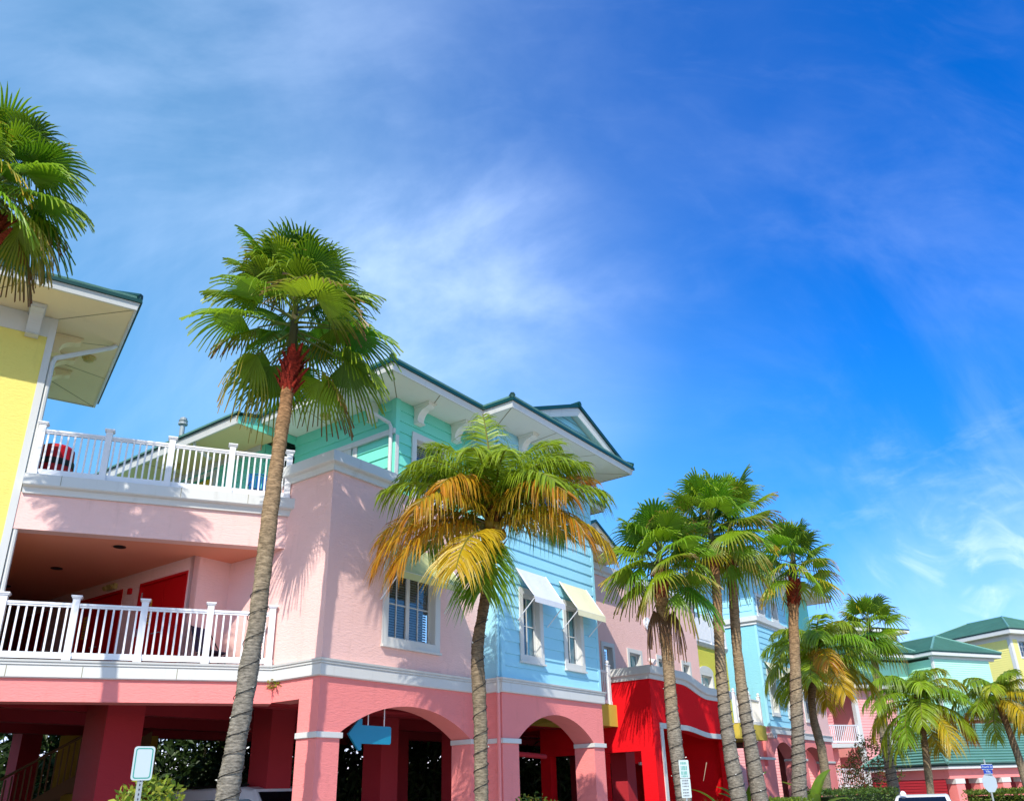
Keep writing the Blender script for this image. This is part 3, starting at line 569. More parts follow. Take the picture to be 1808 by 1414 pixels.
soffit_light(m2(0.95, -8.0)+Z*(ZW-0.001), th, 0.14); soffit_light(m2(0.95, -10.6)+Z*(ZW-0.001), th, 0.14)
b = MB(); q = m2(0.3, -6.9)+Z*(ZW+0.4); b.tube([q, q+Z*0.35, q+Z*0.351, q+Z*0.41, q+Z*0.411, q+Z*0.47, q+Z*0.471, q+Z*0.55, q+Z*0.6], [0.07, 0.07, 0.13, 0.13, 0.09, 0.13, 0.10, 0.10, 0.02], 12); b.build('roof_vent', T['steel'], th)
b = MB(); b.box(M, 4.6, 10.6, -9, -0.52, 8.8, ZE); b.build('back_storey', T['teal'], th)

# ================================================================== blue bay house
bh = thing('bay_house', 'pale blue clapboard bay with two awninged windows and a small gable, over a coral arch', 'house', m2(5.2, 0.65))
BF = Fr(m2(0, 0.65), X); BL = Fr(m2(5.2, 0.0), -Y)
w1 = (6.13, 6.90, 5.33, 6.95); w2 = (8.23, 8.97, 5.33, 6.95); ut = (7.0, 8.1, 9.0, 10.5)
b = MB(); b.boards(BF, 5.34, 9.86, 4.69, ZE, -0.002, 0.305, [w1, w2, ut]); b.cells(BF, 5.22, 9.95, 4.66, ZE, -0.22, -0.003, [w1, w2, ut]); b.cells(BL, -0.3, 0.62, 4.66, ZE, -0.2, -0.001)
b.box(M, 9.75, 9.95, -2.2, 0.42, 4.66, ZE); b.build('wall', T['blue'], bh)
b = MB(); b.box(BF, 5.19, 5.34, -0.13, 0.022, 4.69, ZE-0.01); b.build('corner_board', T['blue'], bh); b = MB(); b.box(BF, 9.86, 9.99, -0.1, 0.022, 4.69, ZE-0.01); b.build('corner_board', T['blue'], bh)
b = MB(); b.arch_wall(BF, 5.2, 9.99, -0.65, -0.004, 0, 4.62, [(5.86, 9.43, 3.28, 3.93)]); b.build('arcade_wall', T['coral'], bh)
b = MB(); b.sweep([m2(5.2, 0), m2(5.2, 0.65), m2(9.99, 0.65), m2(9.99, -0.3)], BAND); b.build('band', T['white'], bh)
b = MB(); b.sweep([m2(5.2, 0), m2(5.2, 0.65), m2(5.86, 0.65), m2(5.86, 0.0)], CAPP); b.build('pillar_cap', T['white'], bh)
b = MB(); b.sweep([m2(9.43, 0.0), m2(9.43, 0.65), m2(9.99, 0.65), m2(9.99, 0.0)], CAPP); b.build('pillar_cap', T['white'], bh)
window(bh, BF, 0.02, w1, cols=2, rows=2, inner='curtain', recess=0.15, lab='narrow window under the white awning'); window(bh, BF, 0.02, w2, cols=2, rows=2, inner='curtain', recess=0.15, lab='narrow window under the cream awning'); window(bh, BF, 0.02, ut, cols=1, rows=2)
awning(bh, BF, 0.02, 5.86, 7.3, 7.60, 6.74, 0.60, 'awnw', armz=6.2, lab='white canvas awning'); awning(bh, BF, 0.02, 7.95, 9.45, 7.60, 6.72, 0.60, 'awny', val=0.17, armz=6.2, lab='cream canvas awning')
for za_, zb_, mm_ in ((11.3, 4.72, 'blue'), (4.71, 4.33, 'white'), (4.32, 0.1, 'coral_pipe')):
    b = MB(); b.tube([m2(5.12, 0.60)+Z*za_, m2(5.12, 0.60)+Z*zb_], 0.045, 8); b.build('downspout', T[mm_], bh)
eaves(bh, [m2(4.5, 0.70), m2(4.5, 1.70), m2(11.0, 1.70), m2(11.0, -1.5)], [m2(5.2, 0.4), m2(5.2, 0.65), m2(9.95, 0.65), m2(9.95, -1.5)], ZE)
b = MB(); b.quad(m2(4.5, 0.70)+Z*(ZE+0.001), m2(4.5, -0.30)+Z*(ZE+0.001), m2(5.2, -0.30)+Z*(ZE+0.001), m2(5.2, 0.65)+Z*(ZE+0.001)); b.build('inner_soffit', T['soffitw'], bh)
hip(bh, [m2(4.42, 1.78), m2(11.08, 1.78), m2(11.08, -4.5), m2(4.42, -4.5)], ZE+0.26, 0.34)
bracket(bh, BF, 6.3, 0.02, ZE, out=0.52, h=0.52); bracket(bh, BF, 9.35, 0.02, ZE, out=0.52, h=0.52)
# pediment on the bay roof
PD = Fr(m2(0, 0), X); gz0 = ZE+0.42; ga, gb, gc, gzt = 5.75, 11.3, 8.53, 13.02
b = MB()
for (a0, z0_, a1, z1_) in ((ga, gz0, gc, gzt), (gc, gzt, gb, gz0)):
    b.hexa([PD.p(a0, 1.34, z0_), PD.p(a1, 1.34, z1_), PD.p(a1, 0.95, z1_), PD.p(a0, 0.75, z0_), PD.p(a0, 1.34, z0_+0.10), PD.p(a1, 1.34, z1_+0.10), PD.p(a1, 0.75, z1_+0.10), PD.p(a0, 0.75, z0_+0.10)])
    b.hexa([PD.p(a0, 1.30, z0_-0.16), PD.p(a1, 1.30, z1_-0.16), PD.p(a1, 1.26, z1_-0.16), PD.p(a0, 1.26, z0_-0.16), PD.p(a0, 1.33, z0_-0.001), PD.p(a1, 1.33, z1_-0.001), PD.p(a1, 1.26, z1_-0.001), PD.p(a0, 1.26, z0_-0.001)])
    b.quad(PD.p(a0, 1.30, z0_-0.02), PD.p(a1, 1.30, z1_-0.02), PD.p(a1, 0.72, z1_-0.02), PD.p(a0, 0.72, z0_-0.02))
pdm = b.build('gable', T['white'], bh)
b = MB()
n_ = 5
for k in range(n_):
    z0_ = gz0+(gzt-gz0)*k/n_; z1_ = gz0+(gzt-gz0)*(k+1)/n_; f0, f1 = 1-k/n_, 1-(k+1)/n_
    b.face([PD.p(gc-(gc-ga)*f0, 1.02, z0_-0.05), PD.p(gc+(gb-gc)*f0, 1.02, z0_-0.05), PD.p(gc+(gb-gc)*f1, 1.0, z1_-0.05), PD.p(gc-(gc-ga)*f1, 1.0, z1_-0.05)])
b.build('tympanum', T['blue'], pdm)
b = MB()
for s_, (a0, a1) in ((0, (ga-0.12, gc)), (1, (gc, gb+0.12))):
    z0_, z1_ = (gz0-0.02, gzt+0.12) if s_ == 0 else (gzt+0.12, gz0-0.02)
    b.hexa([PD.p(a0, 1.40, z0_), PD.p(a1, 1.40, z1_), PD.p(a1, -2.2, z1_), PD.p(a0, -2.2, z0_), PD.p(a0, 1.40, z0_+0.12), PD.p(a1, 1.40, z1_+0.12), PD.p(a1, -2.2, z1_+0.12), PD.p(a0, -2.2, z0_+0.12)])
b.tube([PD.p(gc, 1.42, gzt+0.22), PD.p(gc, -2.2, gzt+0.22)], 0.09, 6); b.build('gable_roof', T['roofdk'], pdm)

# ================================================================== pink house set back behind the balcony
RO = -2.2; RF = Fr(m2(0, RO), X)
rp = thing('setback_house', 'pale pink stucco house set back between the blue bay and the red entrance', 'house', m2(17, RO))
rw = [(15.17, 15.83, 5.0, 6.98), (17.13, 18.02, 4.9, 6.96), (19.55, 20.25, 6.0, 6.97), (21.86, 22.50, 6.56, 6.98)]
b = MB(); b.cells(RF, 9.96, 23.62, 4.2, 9.7, -0.22, 0.0, rw); b.box(M, 23.40, 23.62, -6, -2.43, 4.2, 9.7); b.build('wall', T['pink'], rp)
b = MB(); b.sweep([m2(9.96, RO), m2(23.62, RO), m2(23.62, RO-3)], cornice(9.62, 10.02)); b.build('cornice', T['white'], rp)
b = MB(); b.quad(m2(9.9, -12)+Z*9.66, m2(9.9, RO)+Z*9.66, m2(23.6, RO)+Z*9.66, m2(23.6, -12)+Z*9.66); b.build('flat_roof', T['concrete'], rp)
window(rp, RF, 0, rw[0], cols=2, rows=3); window(rp, RF, 0, rw[1], cols=1, rows=1, inner='curtain', lab='white framed balcony door'); window(rp, RF, 0, rw[2], cols=2, rows=1, inner='curtain'); window(rp, RF, 0, rw[3], cols=2, rows=1, inner='curtain')
c = RF.p(18.82, 0, 8.28); b = MB(); d_ = RF.n
b.tube([c, c+d_*0.07, c+d_*0.075, c+d_*0.075], [0.26, 0.26, 0.22, 0.17], 24); b.tube([c+d_*0.07, c+d_*0.12, c+d_*0.13], [0.13, 0.12, 0.05], 16)
for k in range(8): t = k*math.pi/4; b.tube([c+d_*0.08+X*math.cos(t)*0.13+Z*math.sin(t)*0.13, c+d_*0.08+X*math.cos(t)*0.19+Z*math.sin(t)*0.19], 0.02, 6)
b.build('medallion', T['rail'], rp)
for (u_, z_) in ((18.84, 6.83),):
    c = RF.p(u_, 0, z_); b = MB(); b.tube([c, c+d_*0.06], 0.09, 12); b.tube([c+d_*0.06-Z*0.02, c+d_*0.22-Z*0.1], [0.07, 0.12], 12); b.tube([c+d_*0.06+X*0.1, c+d_*0.2+X*0.16-Z*0.08], [0.06, 0.1], 12); b.build('floodlight', T['rail'], rp)
# upper roof and small porch roof of the set-back house
b = MB(); b.box(M, 10.0, 13.6, -8, -2.6, 9.7, 11.9); b.build('upper_wall', T['blue'], rp)
eaves(rp, [m2(10.2, -1.3), m2(14.3, -1.3), m2(14.3, -6)], [m2(10.2, -2.6), m2(13.6, -2.6), m2(13.6, -6)], 11.75, fascia=0.14, edge=0.09, joints=False)
hip(rp, [m2(10.2, -1.24), m2(14.36, -1.24), m2(14.36, -8), m2(10.2, -8)], 12.0, 0.25)
b = MB(); b.prism(RF, [(12.3, 10.45), (15.2, 10.45), (13.75, 11.15)], -1.6, 0.25); b.build('porch_gable', T['blue'], rp)
b = MB()
for (a0, z0_, a1, z1_) in ((12.1, 10.40, 13.75, 11.22), (13.75, 11.22, 15.4, 10.40)):
    b.hexa([RF.p(a0, 0.9, z0_), RF.p(a1, 0.9, z1_), RF.p(a1, -3, z1_), RF.p(a0, -3, z0_), RF.p(a0, 0.9, z0_+0.10), RF.p(a1, 0.9, z1_+0.10), RF.p(a1, -3, z1_+0.10), RF.p(a0, -3, z0_+0.10)])
b.build('porch_roof', T['roofdk'], rp)
b = MB()
for (a0, z0_, a1, z1_) in ((12.1, 10.40, 13.75, 11.22), (13.75, 11.22, 15.4, 10.40)):
    b.hexa([RF.p(a0, 0.8, z0_-0.15), RF.p(a1, 0.8, z1_-0.15), RF.p(a1, 0.75, z1_-0.15), RF.p(a0, 0.75, z0_-0.15), RF.p(a0, 0.86, z0_-0.002), RF.p(a1, 0.86, z1_-0.002), RF.p(a1, 0.75, z1_-0.002), RF.p(a0, 0.75, z0_-0.002)])
b.box(RF, 12.1, 15.4, 0.3, 0.8, 10.20, 10.40); b.build('porch_fascia', T['white'], rp)
b = MB(); b.box(RF, 10.3, 15.6, -2.5, 0.55, 10.06, 10.19); b.build('porch_soffit', T['soffit'], rp)
# balcony between the bay and the red house
b = MB(); b.box(M, 10.0, 13.5, RO+0.01, -0.85, 3.98, 4.66); b.build('balcony_slab', T['mustard'], rp)
railing(rp, Fr(m2(0, -0.95), X), [10.3, 13.22], 0, 4.66, h=1.10, bal=0.12, capped='ball', posts_h=0.16)

# ================================================================== red house
rh = thing('red_entrance', 'bright red stucco entrance block with wavy white parapet and white outlined opening', 'entrance building', m2(13.5, 0.44))
ro_ = 0.44; RM = Fr(m2(13.5, ro_), X); RL = Fr(m2(13.5, -4.0), -Y)     # RL: u 0..4.44 towards the street
Wd = 6.55
def wave(u, zl, zr): t = min(1, max(0, (u-2.3)/2.2)); t = t*t*(3-2*t); return zl+(zr-zl)*t
b = MB(); n_ = 40; op0, op1 = 0.70, 5.93
for k in range(n_):
    a, c = Wd*k/n_, Wd*(k+1)/n_
    ta, tc_ = wave(a, 5.50, 5.12), wave(c, 5.50, 5.12)
    mid_ = (a+c)/2
    ba, bc = (wave(a+0.0, 3.87, 3.68), wave(c+0.0, 3.87, 3.68)) if op0 < mid_ < op1 else (0, 0)
    P_ = RM.p
    b.quad(P_(a,0,ba), P_(c,0,bc), P_(c,0,tc_), P_(a,0,ta)); b.quad(P_(c,-0.35,bc), P_(a,-0.35,ba), P_(a,-0.35,ta), P_(c,-0.35,tc_)); b.quad(P_(a,-0.35,ba), P_(c,-0.35,bc), P_(c,0,bc), P_(a,0,ba)); b.quad(P_(a,0,ta), P_(c,0,tc_), P_(c,-0.35,tc_), P_(a,-0.35,ta))
ks = [k for k in range(n_) if op0 < Wd*(k+0.5)/n_ < op1]; e0, e1 = Wd*ks[0]/n_, Wd*(ks[-1]+1)/n_
b.quad(RM.p(e0,0,0), RM.p(e0,-0.35,0), RM.p(e0,-0.35,3.87), RM.p(e0,0,3.87)); b.quad(RM.p(e1,-0.35,0), RM.p(e1,0,0), RM.p(e1,0,3.68), RM.p(e1,-0.35,3.68))
b.cells(RL, 0, 4.435, 0, 5.48, -0.35, 0.0, [(0.4, 3.93, 0, 3.19)])
b.box(RM, Wd-0.3, Wd-0.001, -4.4, -0.36, 0, 5.1); b.build('wall', T['red'], rh)
b = MB(); n_ = 48                                       # wavy parapet moulding
prof = [(0.0, -0.10), (0.04, -0.10), (0.05, -0.02), (0.07, 0.03), (0.13, 0.06), (0.14, 0.09), (0.14, 0.32), (-0.34, 0.33)]
for k in range(n_):
    a, c = -0.0+Wd*k/n_, Wd*(k+1)/n_
    for j in range(len(prof)-1):
        (o0_, z0_), (o1_, z1_) = prof[j], prof[j+1]
        ea = -o0_ if k == 0 else 0; eb = -o1_ if k == 0 else 0
        b.quad(RM.p(a+min(0, ea), o0_, wave(a, 5.50, 5.12)+z0_), RM.p(c, o0_, wave(c, 5.50, 5.12)+z0_), RM.p(c, o1_, wave(c, 5.50, 5.12)+z1_), RM.p(a+min(0, eb), o1_, wave(a, 5.50, 5.12)+z1_))
b.sweep([m2(13.5, -1.2), m2(13.5, ro_)], [(o, 5.50+z) for o, z in prof], False)
for j in range(len(prof)-1):                            # mitre at the corner
    (o0_, z0_), (o1_, z1_) = prof[j], prof[j+1]
    b.quad(RM.p(-max(0, o0_), 0, 5.5+z0_), RM.p(-max(0, o0_), max(0, o0_), 5.5+z0_), RM.p(-max(0, o1_), max(0, o1_), 5.5+z1_), RM.p(-max(0, o1_), 0, 5.5+z1_))
b.build('parapet_moulding', T['white'], rh)
b = MB(); n_ = 40                                       # white outline of the opening
for k in range(n_):
    a, c = e0-0.2+(e1-e0+0.4)*k/n_, e0-0.2+(e1-e0+0.4)*(k+1)/n_
    za, zc = wave(a, 3.87, 3.68), wave(c, 3.87, 3.68)
    b.hexa([RM.p(a,0.035,za), RM.p(c,0.035,zc), RM.p(c,0.001,zc), RM.p(a,0.001,za), RM.p(a,0.035,za+0.17), RM.p(c,0.035,zc+0.17), RM.p(c,0.001,zc+0.17), RM.p(a,0.001,za+0.17)])
b.box(RM, e0-0.2, e0-0.002, 0.001, 0.034, 0, 3.865); b.box(RM, e1+0.002, e1+0.2, 0.001, 0.034, 0, 3.675); b.build('opening_trim', T['white'], rh)
b = MB(); b.box(RM, 0.36, Wd-0.31, -8, -0.36, 4.1, 4.4); b.build('ceiling', T['red'], rh)
b = MB(); b.cells(Fr(m2(13.9, -2.4), X), 0, 6.1, 0, 4.1, -0.2, 0, [(1.6, 4.9, 0, 2.95)]); b.build('inner_wall', T['red'], rh)
b = MB(); b.box(Fr(m2(13.9, -2.4), X), 3.7, 4.9, 0.0, 0.05, 2.9, 3.0); b.build('inner_lintel', T['white'], rh)
b = MB(); b.box(RM, 0.35, Wd-0.3, -2.5, -0.36, 5.0, 5.08); b.build('flat_roof', T['concrete'], rh)

# ================================================================== yellow link with arched window head and roof fence
yl = thing('yellow_link', 'narrow lime yellow wall between the pink setback house and the blue tower', 'house', m2(25, -2.4))
YF = Fr(m2(23.63, -2.35), X); yw = (0.35, 1.55, 6.22, 6.75)
b = MB(); b.cells(YF, 0, 3.6, 4.2, 8.05, -0.2, 0, [yw]); b.build('wall', T['lime'], yl)
b = MB(); b.sweep([YF.p(-0.02, 0, 0), YF.p(3.6, 0, 0)], [(0, 8.02), (0.08, 8.05), (0.16, 8.20), (-0.2, 8.22)]); b.build('ledge', T['white'], yl)
wo_ = window(yl, YF, 0, yw, cols=2, rows=1, mullion=True, trim=0.14, inner='curtain')
arc = [(yw[0]-0.16, yw[3]+0.14), (yw[1]+0.16, yw[3]+0.14)]+[((yw[0]+yw[1])/2+0.76*math.cos(t*math.pi/12), yw[3]+0.14+0.28*math.sin(t*math.pi/12)) for t in range(1, 12)]
b = MB(); b.prism(YF, arc, 0.001, 0.04); b.build('arched_head', T['white'], wo_)
railing(yl, Fr(m2(23.63, -2.3), X), [0.08, 1.8, 3.5], 0, 8.2, h=1.35, bal=0.145, bw=0.11)
b = MB(); b.box(M, 24.0, 27.2, -2.3, -0.85, 3.95, 4.58); b.build('balcony_slab', T['mustard'], yl)
railing(yl, Fr(m2(0, -0.95), X), [24.05, 25.8, 27.0], 0, 4.58, h=1.12, bal=0.12, capped='ball', posts_h=0.14)

# ================================================================== blue tower house
ZT = 12.2; tu, to = 29.1, -1.33
bt = thing('blue_tower', 'tall pale blue house with clapboard front and smooth left wall, over coral arches', 'house', m2(tu, to))
TF = Fr(m2(tu, to), X); TS = Fr(m2(tu, to-6), -Y)
t1 = (0.62, 1.45, 5.35, 7.3); t2 = (2.95, 3.75, 5.35, 7.3); u1 = (0.48, 1.25, 10.2, 11.1); u2 = (2.55, 3.3, 10.2, 11.1)
b = MB(); b.boards(TF, 0.10, 4.75, 4.69, 9.6, -0.002, 0.305, [t1, t2]); b.boards(TF, 0.10, 4.75, 9.97, ZT, -0.002, 0.305, [u1, u2]); b.boards(TS, 0, 5.9, 9.97, ZT, -0.002, 0.305)
b.cells(TF, 0.02, 4.78, 4.6, ZT, -0.22, -0.003, [t1, t2, u1, u2]); b.box(M, tu+4.6, tu+4.8, to-6, to-0.23, 4.6, ZT); b.build('wall', T['blue'], bt)
b = MB(); b.cells(TS, 0, 5.99, 4.6, 9.65, -0.22, -0.001); b.build('side_wall', T['bluest'], bt)
b = MB(); b.box(TF, -0.02, 0.10, -0.1, 0.024, 4.69, ZT); b.build('corner_board', T['blue'], bt); b = MB(); b.box(TF, 4.70, 4.82, -0.1, 0.024, 4.69, ZT); b.build('corner_board', T['blue'], bt)
b = MB(); b.sweep([m2(tu, to-6), m2(tu, to), m2(tu+4.8, to), m2(tu+4.8, to-1)], [(0, 9.56), (0.07, 9.57), (0.05, 9.66), (0.10, 9.70), (0.15, 9.74), (0.15, 9.98), (0, 10.0)]); b.build('belt_moulding', T['white'], bt)
for h_ in (t1, t2): window(bt, TF, 0.02, h_, cols=2, rows=2, trim=0.13, recess=0.22, inner='curtain')
for h_ in (u1, u2): window(bt, TF, 0.02, h_, cols=2, rows=2, trim=0.14)
awning(bt, TF, 0.02, 0.36, 1.75, 7.78, 6.95, 0.6, 'awny', lab='cream canvas awning nearer the corner'); awning(bt, TF, 0.02, 2.75, 4.1, 7.78, 6.95, 0.6, 'awny')
b = MB(); b.sweep([m2(tu, to-2.4), m2(tu, to), m2(tu+4.8, to), m2(tu+4.8, to-0.92)], BAND); b.build('band', T['white'], bt)
b = MB(); b.arch_wall(TF, -0.9, 4.8, -0.6, -0.004, 0, 4.62, [(0.02, 3.05, 3.28, 4.0)]); b.box(M, tu-2.2, tu-0.9, to-0.6, to-0.15, 0, 4.6); b.build('arcade_wall', T['coral'], bt)
b = MB(); b.sweep([m2(tu-2.2, to), m2(tu+0.02, to), m2(tu+0.02, to-0.6)], CAPP); b.build('pillar_cap', T['white'], bt)
b = MB(); b.sweep([m2(tu+3.05, to-0.6), m2(tu+3.05, to), m2(tu+4.8, to)], CAPP); b.build('pillar_cap', T['white'], bt)
b = MB(); b.prism(TF, [(-2.0, 0), (-0.5, 0), (-0.5, 2.6), (-0.62, 2.8), (-0.8, 2.88), (-2.0, 2.88)], 0.001, 0.12); b.build('porch_arch_moulding', T['coral'], bt)
b = MB()
for uu_ in (-0.45, -0.15):
    c = TF.p(uu_, 0, 4.22); b.tube([c+TF.n*0.02, c+TF.n*0.3], 0.11, 12)
b.box(TF, -0.6, 0.02, 0.0, 0.3, 4.28, 4.345); b.build('scroll_corbel', T['white'], bt)
eaves(bt, [m2(tu-1.2, to-6), m2(tu-1.2, to+1.0), m2(39.6, to+1.0), m2(39.6, to-6)], [m2(tu, to-6), m2(tu, to), m2(38.4, to), m2(38.4, to-6)], ZT)
hip(bt, [m2(tu-1.28, to+1.08), m2(39.7, to+1.08), m2(39.7, to-7), m2(tu-1.28, to-7)], ZT+0.26, 0.17)
bracket(bt, TF, 0.62, 0.02, ZT, out=0.52, h=0.55); bracket(bt, TF, 2.0, 0.02, ZT, out=0.52, h=0.55); bracket(bt, TF, 4.55, 0.02, ZT, out=0.52, h=0.55); bracket(bt, Fr(m2(tu, to), -Y), -0.8, 0.02, ZT, out=0.5, h=0.5)
b = MB(); b.box(M, tu+4.81, 38.4, to-7, to-0.05, 9.6, ZT); b.build('teal_upper_wall', T['teal'], bt)
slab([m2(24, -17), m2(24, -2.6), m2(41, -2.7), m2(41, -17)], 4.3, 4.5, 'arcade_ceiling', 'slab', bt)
b = MB(); b.box(M, tu+5.0, 41.5, -9.0, -8.6, 0, 4.3); b.build('inner_yellow_wall', T['lime'], bt)
SR = Fr(m2(tu+0.6, to-1.4), X)
b = MB()
for k in range(12): b.box(SR, 0.2*k, 0.2*k+0.04, 0, 0.04, 0.3+0.12*k, 1.3+0.12*k)
b.tube([SR.p(-0.05, 0.02, 1.3), SR.p(2.4, 0.02, 2.75)], 0.035, 8); b.tube([SR.p(-0.05, 0.02, 0.4), SR.p(2.4, 0.02, 1.8)], 0.03, 8); b.build('stair_railing', T['rail'], bt)

# ================================================================== pink end house
eo = -2.25; EF = Fr(m2(0, eo), X)
eh = thing('end_house', 'pale pink stucco house with one awninged window at the row end beyond the blue tower', 'house', m2(38, eo))
ew = (37.7, 39.2, 5.5, 7.5); e0u, e1u = tu+4.81, 41.8
b = MB(); b.cells(EF, e0u, e1u, 4.6, 9.9, -0.22, 0, [ew]); b.box(M, e1u-0.22, e1u-0.001, eo-6, eo-0.23, 4.6, 9.9); b.build('wall', T['pink'], eh)
b = MB(); b.arch_wall(EF, e0u, e1u, -0.6, -0.004, 0, 4.62, [(35.7, 40.2, 3.28, 4.0)]); b.build('arcade_wall', T['coral'], eh)
b = MB(); b.sweep([m2(e0u, eo), m2(e1u, eo), m2(e1u, eo-2)], BAND); b.build('band', T['white'], eh)
b = MB(); b.sweep([m2(40.2, eo-0.6), m2(40.2, eo), m2(e1u, eo), m2(e1u, eo-0.6)], CAPP); b.build('pillar_cap', T['white'], eh)
b = MB(); b.sweep([m2(e0u, eo), m2(e1u, eo), m2(e1u, eo-2)], cornice(9.8, 10.15)); b.build('cornice', T['white'], eh)
b = MB(); b.quad(m2(e0u, -12)+Z*9.85, m2(e0u, eo)+Z*9.85, m2(e1u-0.1, eo)+Z*9.85, m2(e1u-0.1, -12)+Z*9.85); b.build('flat_roof', T['concrete'], eh)
window(eh, EF, 0, ew, cols=2, rows=2, trim=0.15); awning(eh, EF, 0, 37.2, 40.2, 8.3, 7.5, 0.7, 'awny', armz=6.8)
c = EF.p(38.9, 0, 9.0); b = MB(); b.tube([c, c+EF.n*0.08], [0.28, 0.26], 20); b.tube([c+EF.n*0.08, c+EF.n*0.12], [0.15, 0.1], 16); b.build('medallion', T['rail'], eh)
# ================================================================== buildings further down the street
NV = nrm(V)
def far_frames(px, py, D): P = at_dist(px, py, D); P[2] = 0; return Fr(P, V), Fr(P, NV)      # street face (u to the right), left face (u ends at the corner)
def hipv(parent, FM, u0, u1, o0, o1, z, rise, inset, name='roof'):
    p = FM.p; b = MB(); A, B, C, D_ = p(u0,o1,z), p(u1,o1,z), p(u1,o0,z), p(u0,o0,z); om = (o0+o1)/2
    r0, r1 = (p(u0+inset, om, z+rise), p(u1-inset, om, z+rise)) if (u1-u0) >= (o1-o0) else (p((u0+u1)/2, o1-inset, z+rise), p((u0+u1)/2, o0+inset, z+rise))
    if (u1-u0) >= (o1-o0): fs = ((A,B,r1,r0),(B,C,r1,r1),(C,D_,r0,r1),(D_,A,r0,r0)); hp = ((A,r0),(D_,r0),(B,r1),(C,r1),(r0,r1))
    else: fs = ((A,B,r0,r0),(B,C,r1,r0),(C,D_,r1,r1),(D_,A,r0,r1)); hp = ((A,r0),(B,r0),(C,r1),(D_,r1),(r0,r1))
    for q in fs: b.courses(q[0], q[1], q[2], q[3], 0.36, 0.10)
    ro = b.build(name, T['roof'], parent); c_ = MB()
    for a_, b_ in hp: c_.tube([a_+Z*0.06, b_+Z*0.1], 0.11, 6)
    c_.build('hip_cap', T['roof'], ro); return ro
def box_eave(parent, FM, u0, u1, o0, o1, z, t=0.3):
    b = MB(); b.box(FM, u0, u1, o0, o1, z, z+t); b.build('eave', T['white'], parent)
    b = MB(); b.box(FM, u0-0.05, u1+0.05, o0-0.05, o1+0.05, z+t+0.002, z+t+0.1); b.build('roof_edge', T['roofdk'], parent)

# pink clapboard house
CM, CL = far_frames(1506, 1210, 68)
cb = thing('clapboard_house', 'salmon pink clapboard house with white corner posts and stacked corner balconies, behind the palms', 'house', CM.P)
cw = (2.75, 3.45, 4.9, 5.7)
b = MB(); b.boards(CM, 0.15, 4.0, 0.0, 8.45, 0, 0.2, [cw]); b.cells(CM, 0.12, 4.0, 0, 8.45, -0.2, -0.002, [cw]); b.box(CM, 0.3, 4.0, -12, -0.21, 0, 8.45)
b.boards(Fr(CM.p(-1.9, -0.4, 0), NV), -7.5, -0.2, 0, 8.5, 0, 0.2); b.boards(Fr(CM.p(-9, -3.2, 0), V), 0, 9.2, 0, 8.5, 0, 0.2)
b.build('wall', T['pinkb'], cb)
b = MB(); b.box(CM, -0.18, 0.15, -0.3, 0.03, 0, 8.5); b.box(CM, 3.9, 4.12, -0.3, 0.035, 0, 8.5); b.box(CL, -4, 0, -0.1, 0.1, 8.2, 8.55); b.build('corner_post', T['white'], cb)
window(cb, CM, 0, cw, cols=1, rows=1, trim=0.25)
for z_, nm in ((4.45, 'balcony_slab'), (1.5, 'balcony_slab')):
    b = MB(); b.box(CM, -3.3, -0.2, -3.0, 0.0, z_, z_+0.28); b.build(nm, T['white'], cb)
    railing(cb, Fr(CM.p(-3.2, -0.05, 0), V), [0.05, 2.95], 0, z_+0.3, h=1.25, bal=0.19, bw=0.05, posts_h=0.0)
box_eave(cb, CM, -3.7, 4.6, -12, 0.7, 8.55, 0.28); hipv(cb, CM, -3.75, 4.65, -12, 0.75, 8.93, 2.2, 4.2)
b = MB(); b.box(CM, 4.13, 7.5, -8, -1.0, 4.6, 9.0); b.build('rear_wing', T['aqua'], cb)
b = MB(); b.boards(Fr(CM.p(4.2, -0.9, 0), V), 0, 5, 3.0, 6.5, 0, 0.16); b.build('porch_wall', T['white'], cb)

# aqua house behind it
TM2, TL2 = far_frames(1645, 1170, 85)
ah = thing('aqua_house', 'pale aqua clapboard house with green hip roof behind the coconut palms', 'house', TM2.P)
aw_ = [(-0.9, -0.2, 11.4, 12.2)]
b = MB(); b.boards(TM2, 0.3, 7.6, 3, 12.35, 0, 0.2); b.box(TM2, 0.3, 7.6, -10, -0.01, 3, 12.35); b.boards(Fr(TM2.p(0.28, 0, 0), NV), -9, 0, 3, 12.35, 0, 0.2); b.build('wall', T['aqua'], ah)
b = MB(); b.box(TM2, 0.1, 8.4, -0.3, 0.03, 12.36, 12.6); b.box(TM2, 0.12, 0.32, -0.2, 0.03, 3, 12.35); b.build('frieze', T['white'], ah)
box_eave(ah, TM2, -0.3, 8.9, -10.5, 0.5, 12.62, 0.3); hipv(ah, TM2, -0.35, 9.0, -10.6, 0.55, 13.03, 1.9, 3.2)
b = MB(); b.boards(Fr(TM2.p(-6.5, -3.5, 0), NV), -6, 1.5, 6, 12.3, 0, 0.2); b.box(TM2, -6.4, 0.2, -9, -3, 6, 12.4); b.build('left_wing', T['aqua'], ah)
box_eave(ah, TM2, -7.3, -0.31, -10.4, -1.6, 12.62, 0.3); hipv(ah, TM2, -7.4, 0.5, -10.6, -1.5, 13.03, 1.9, 2.4)
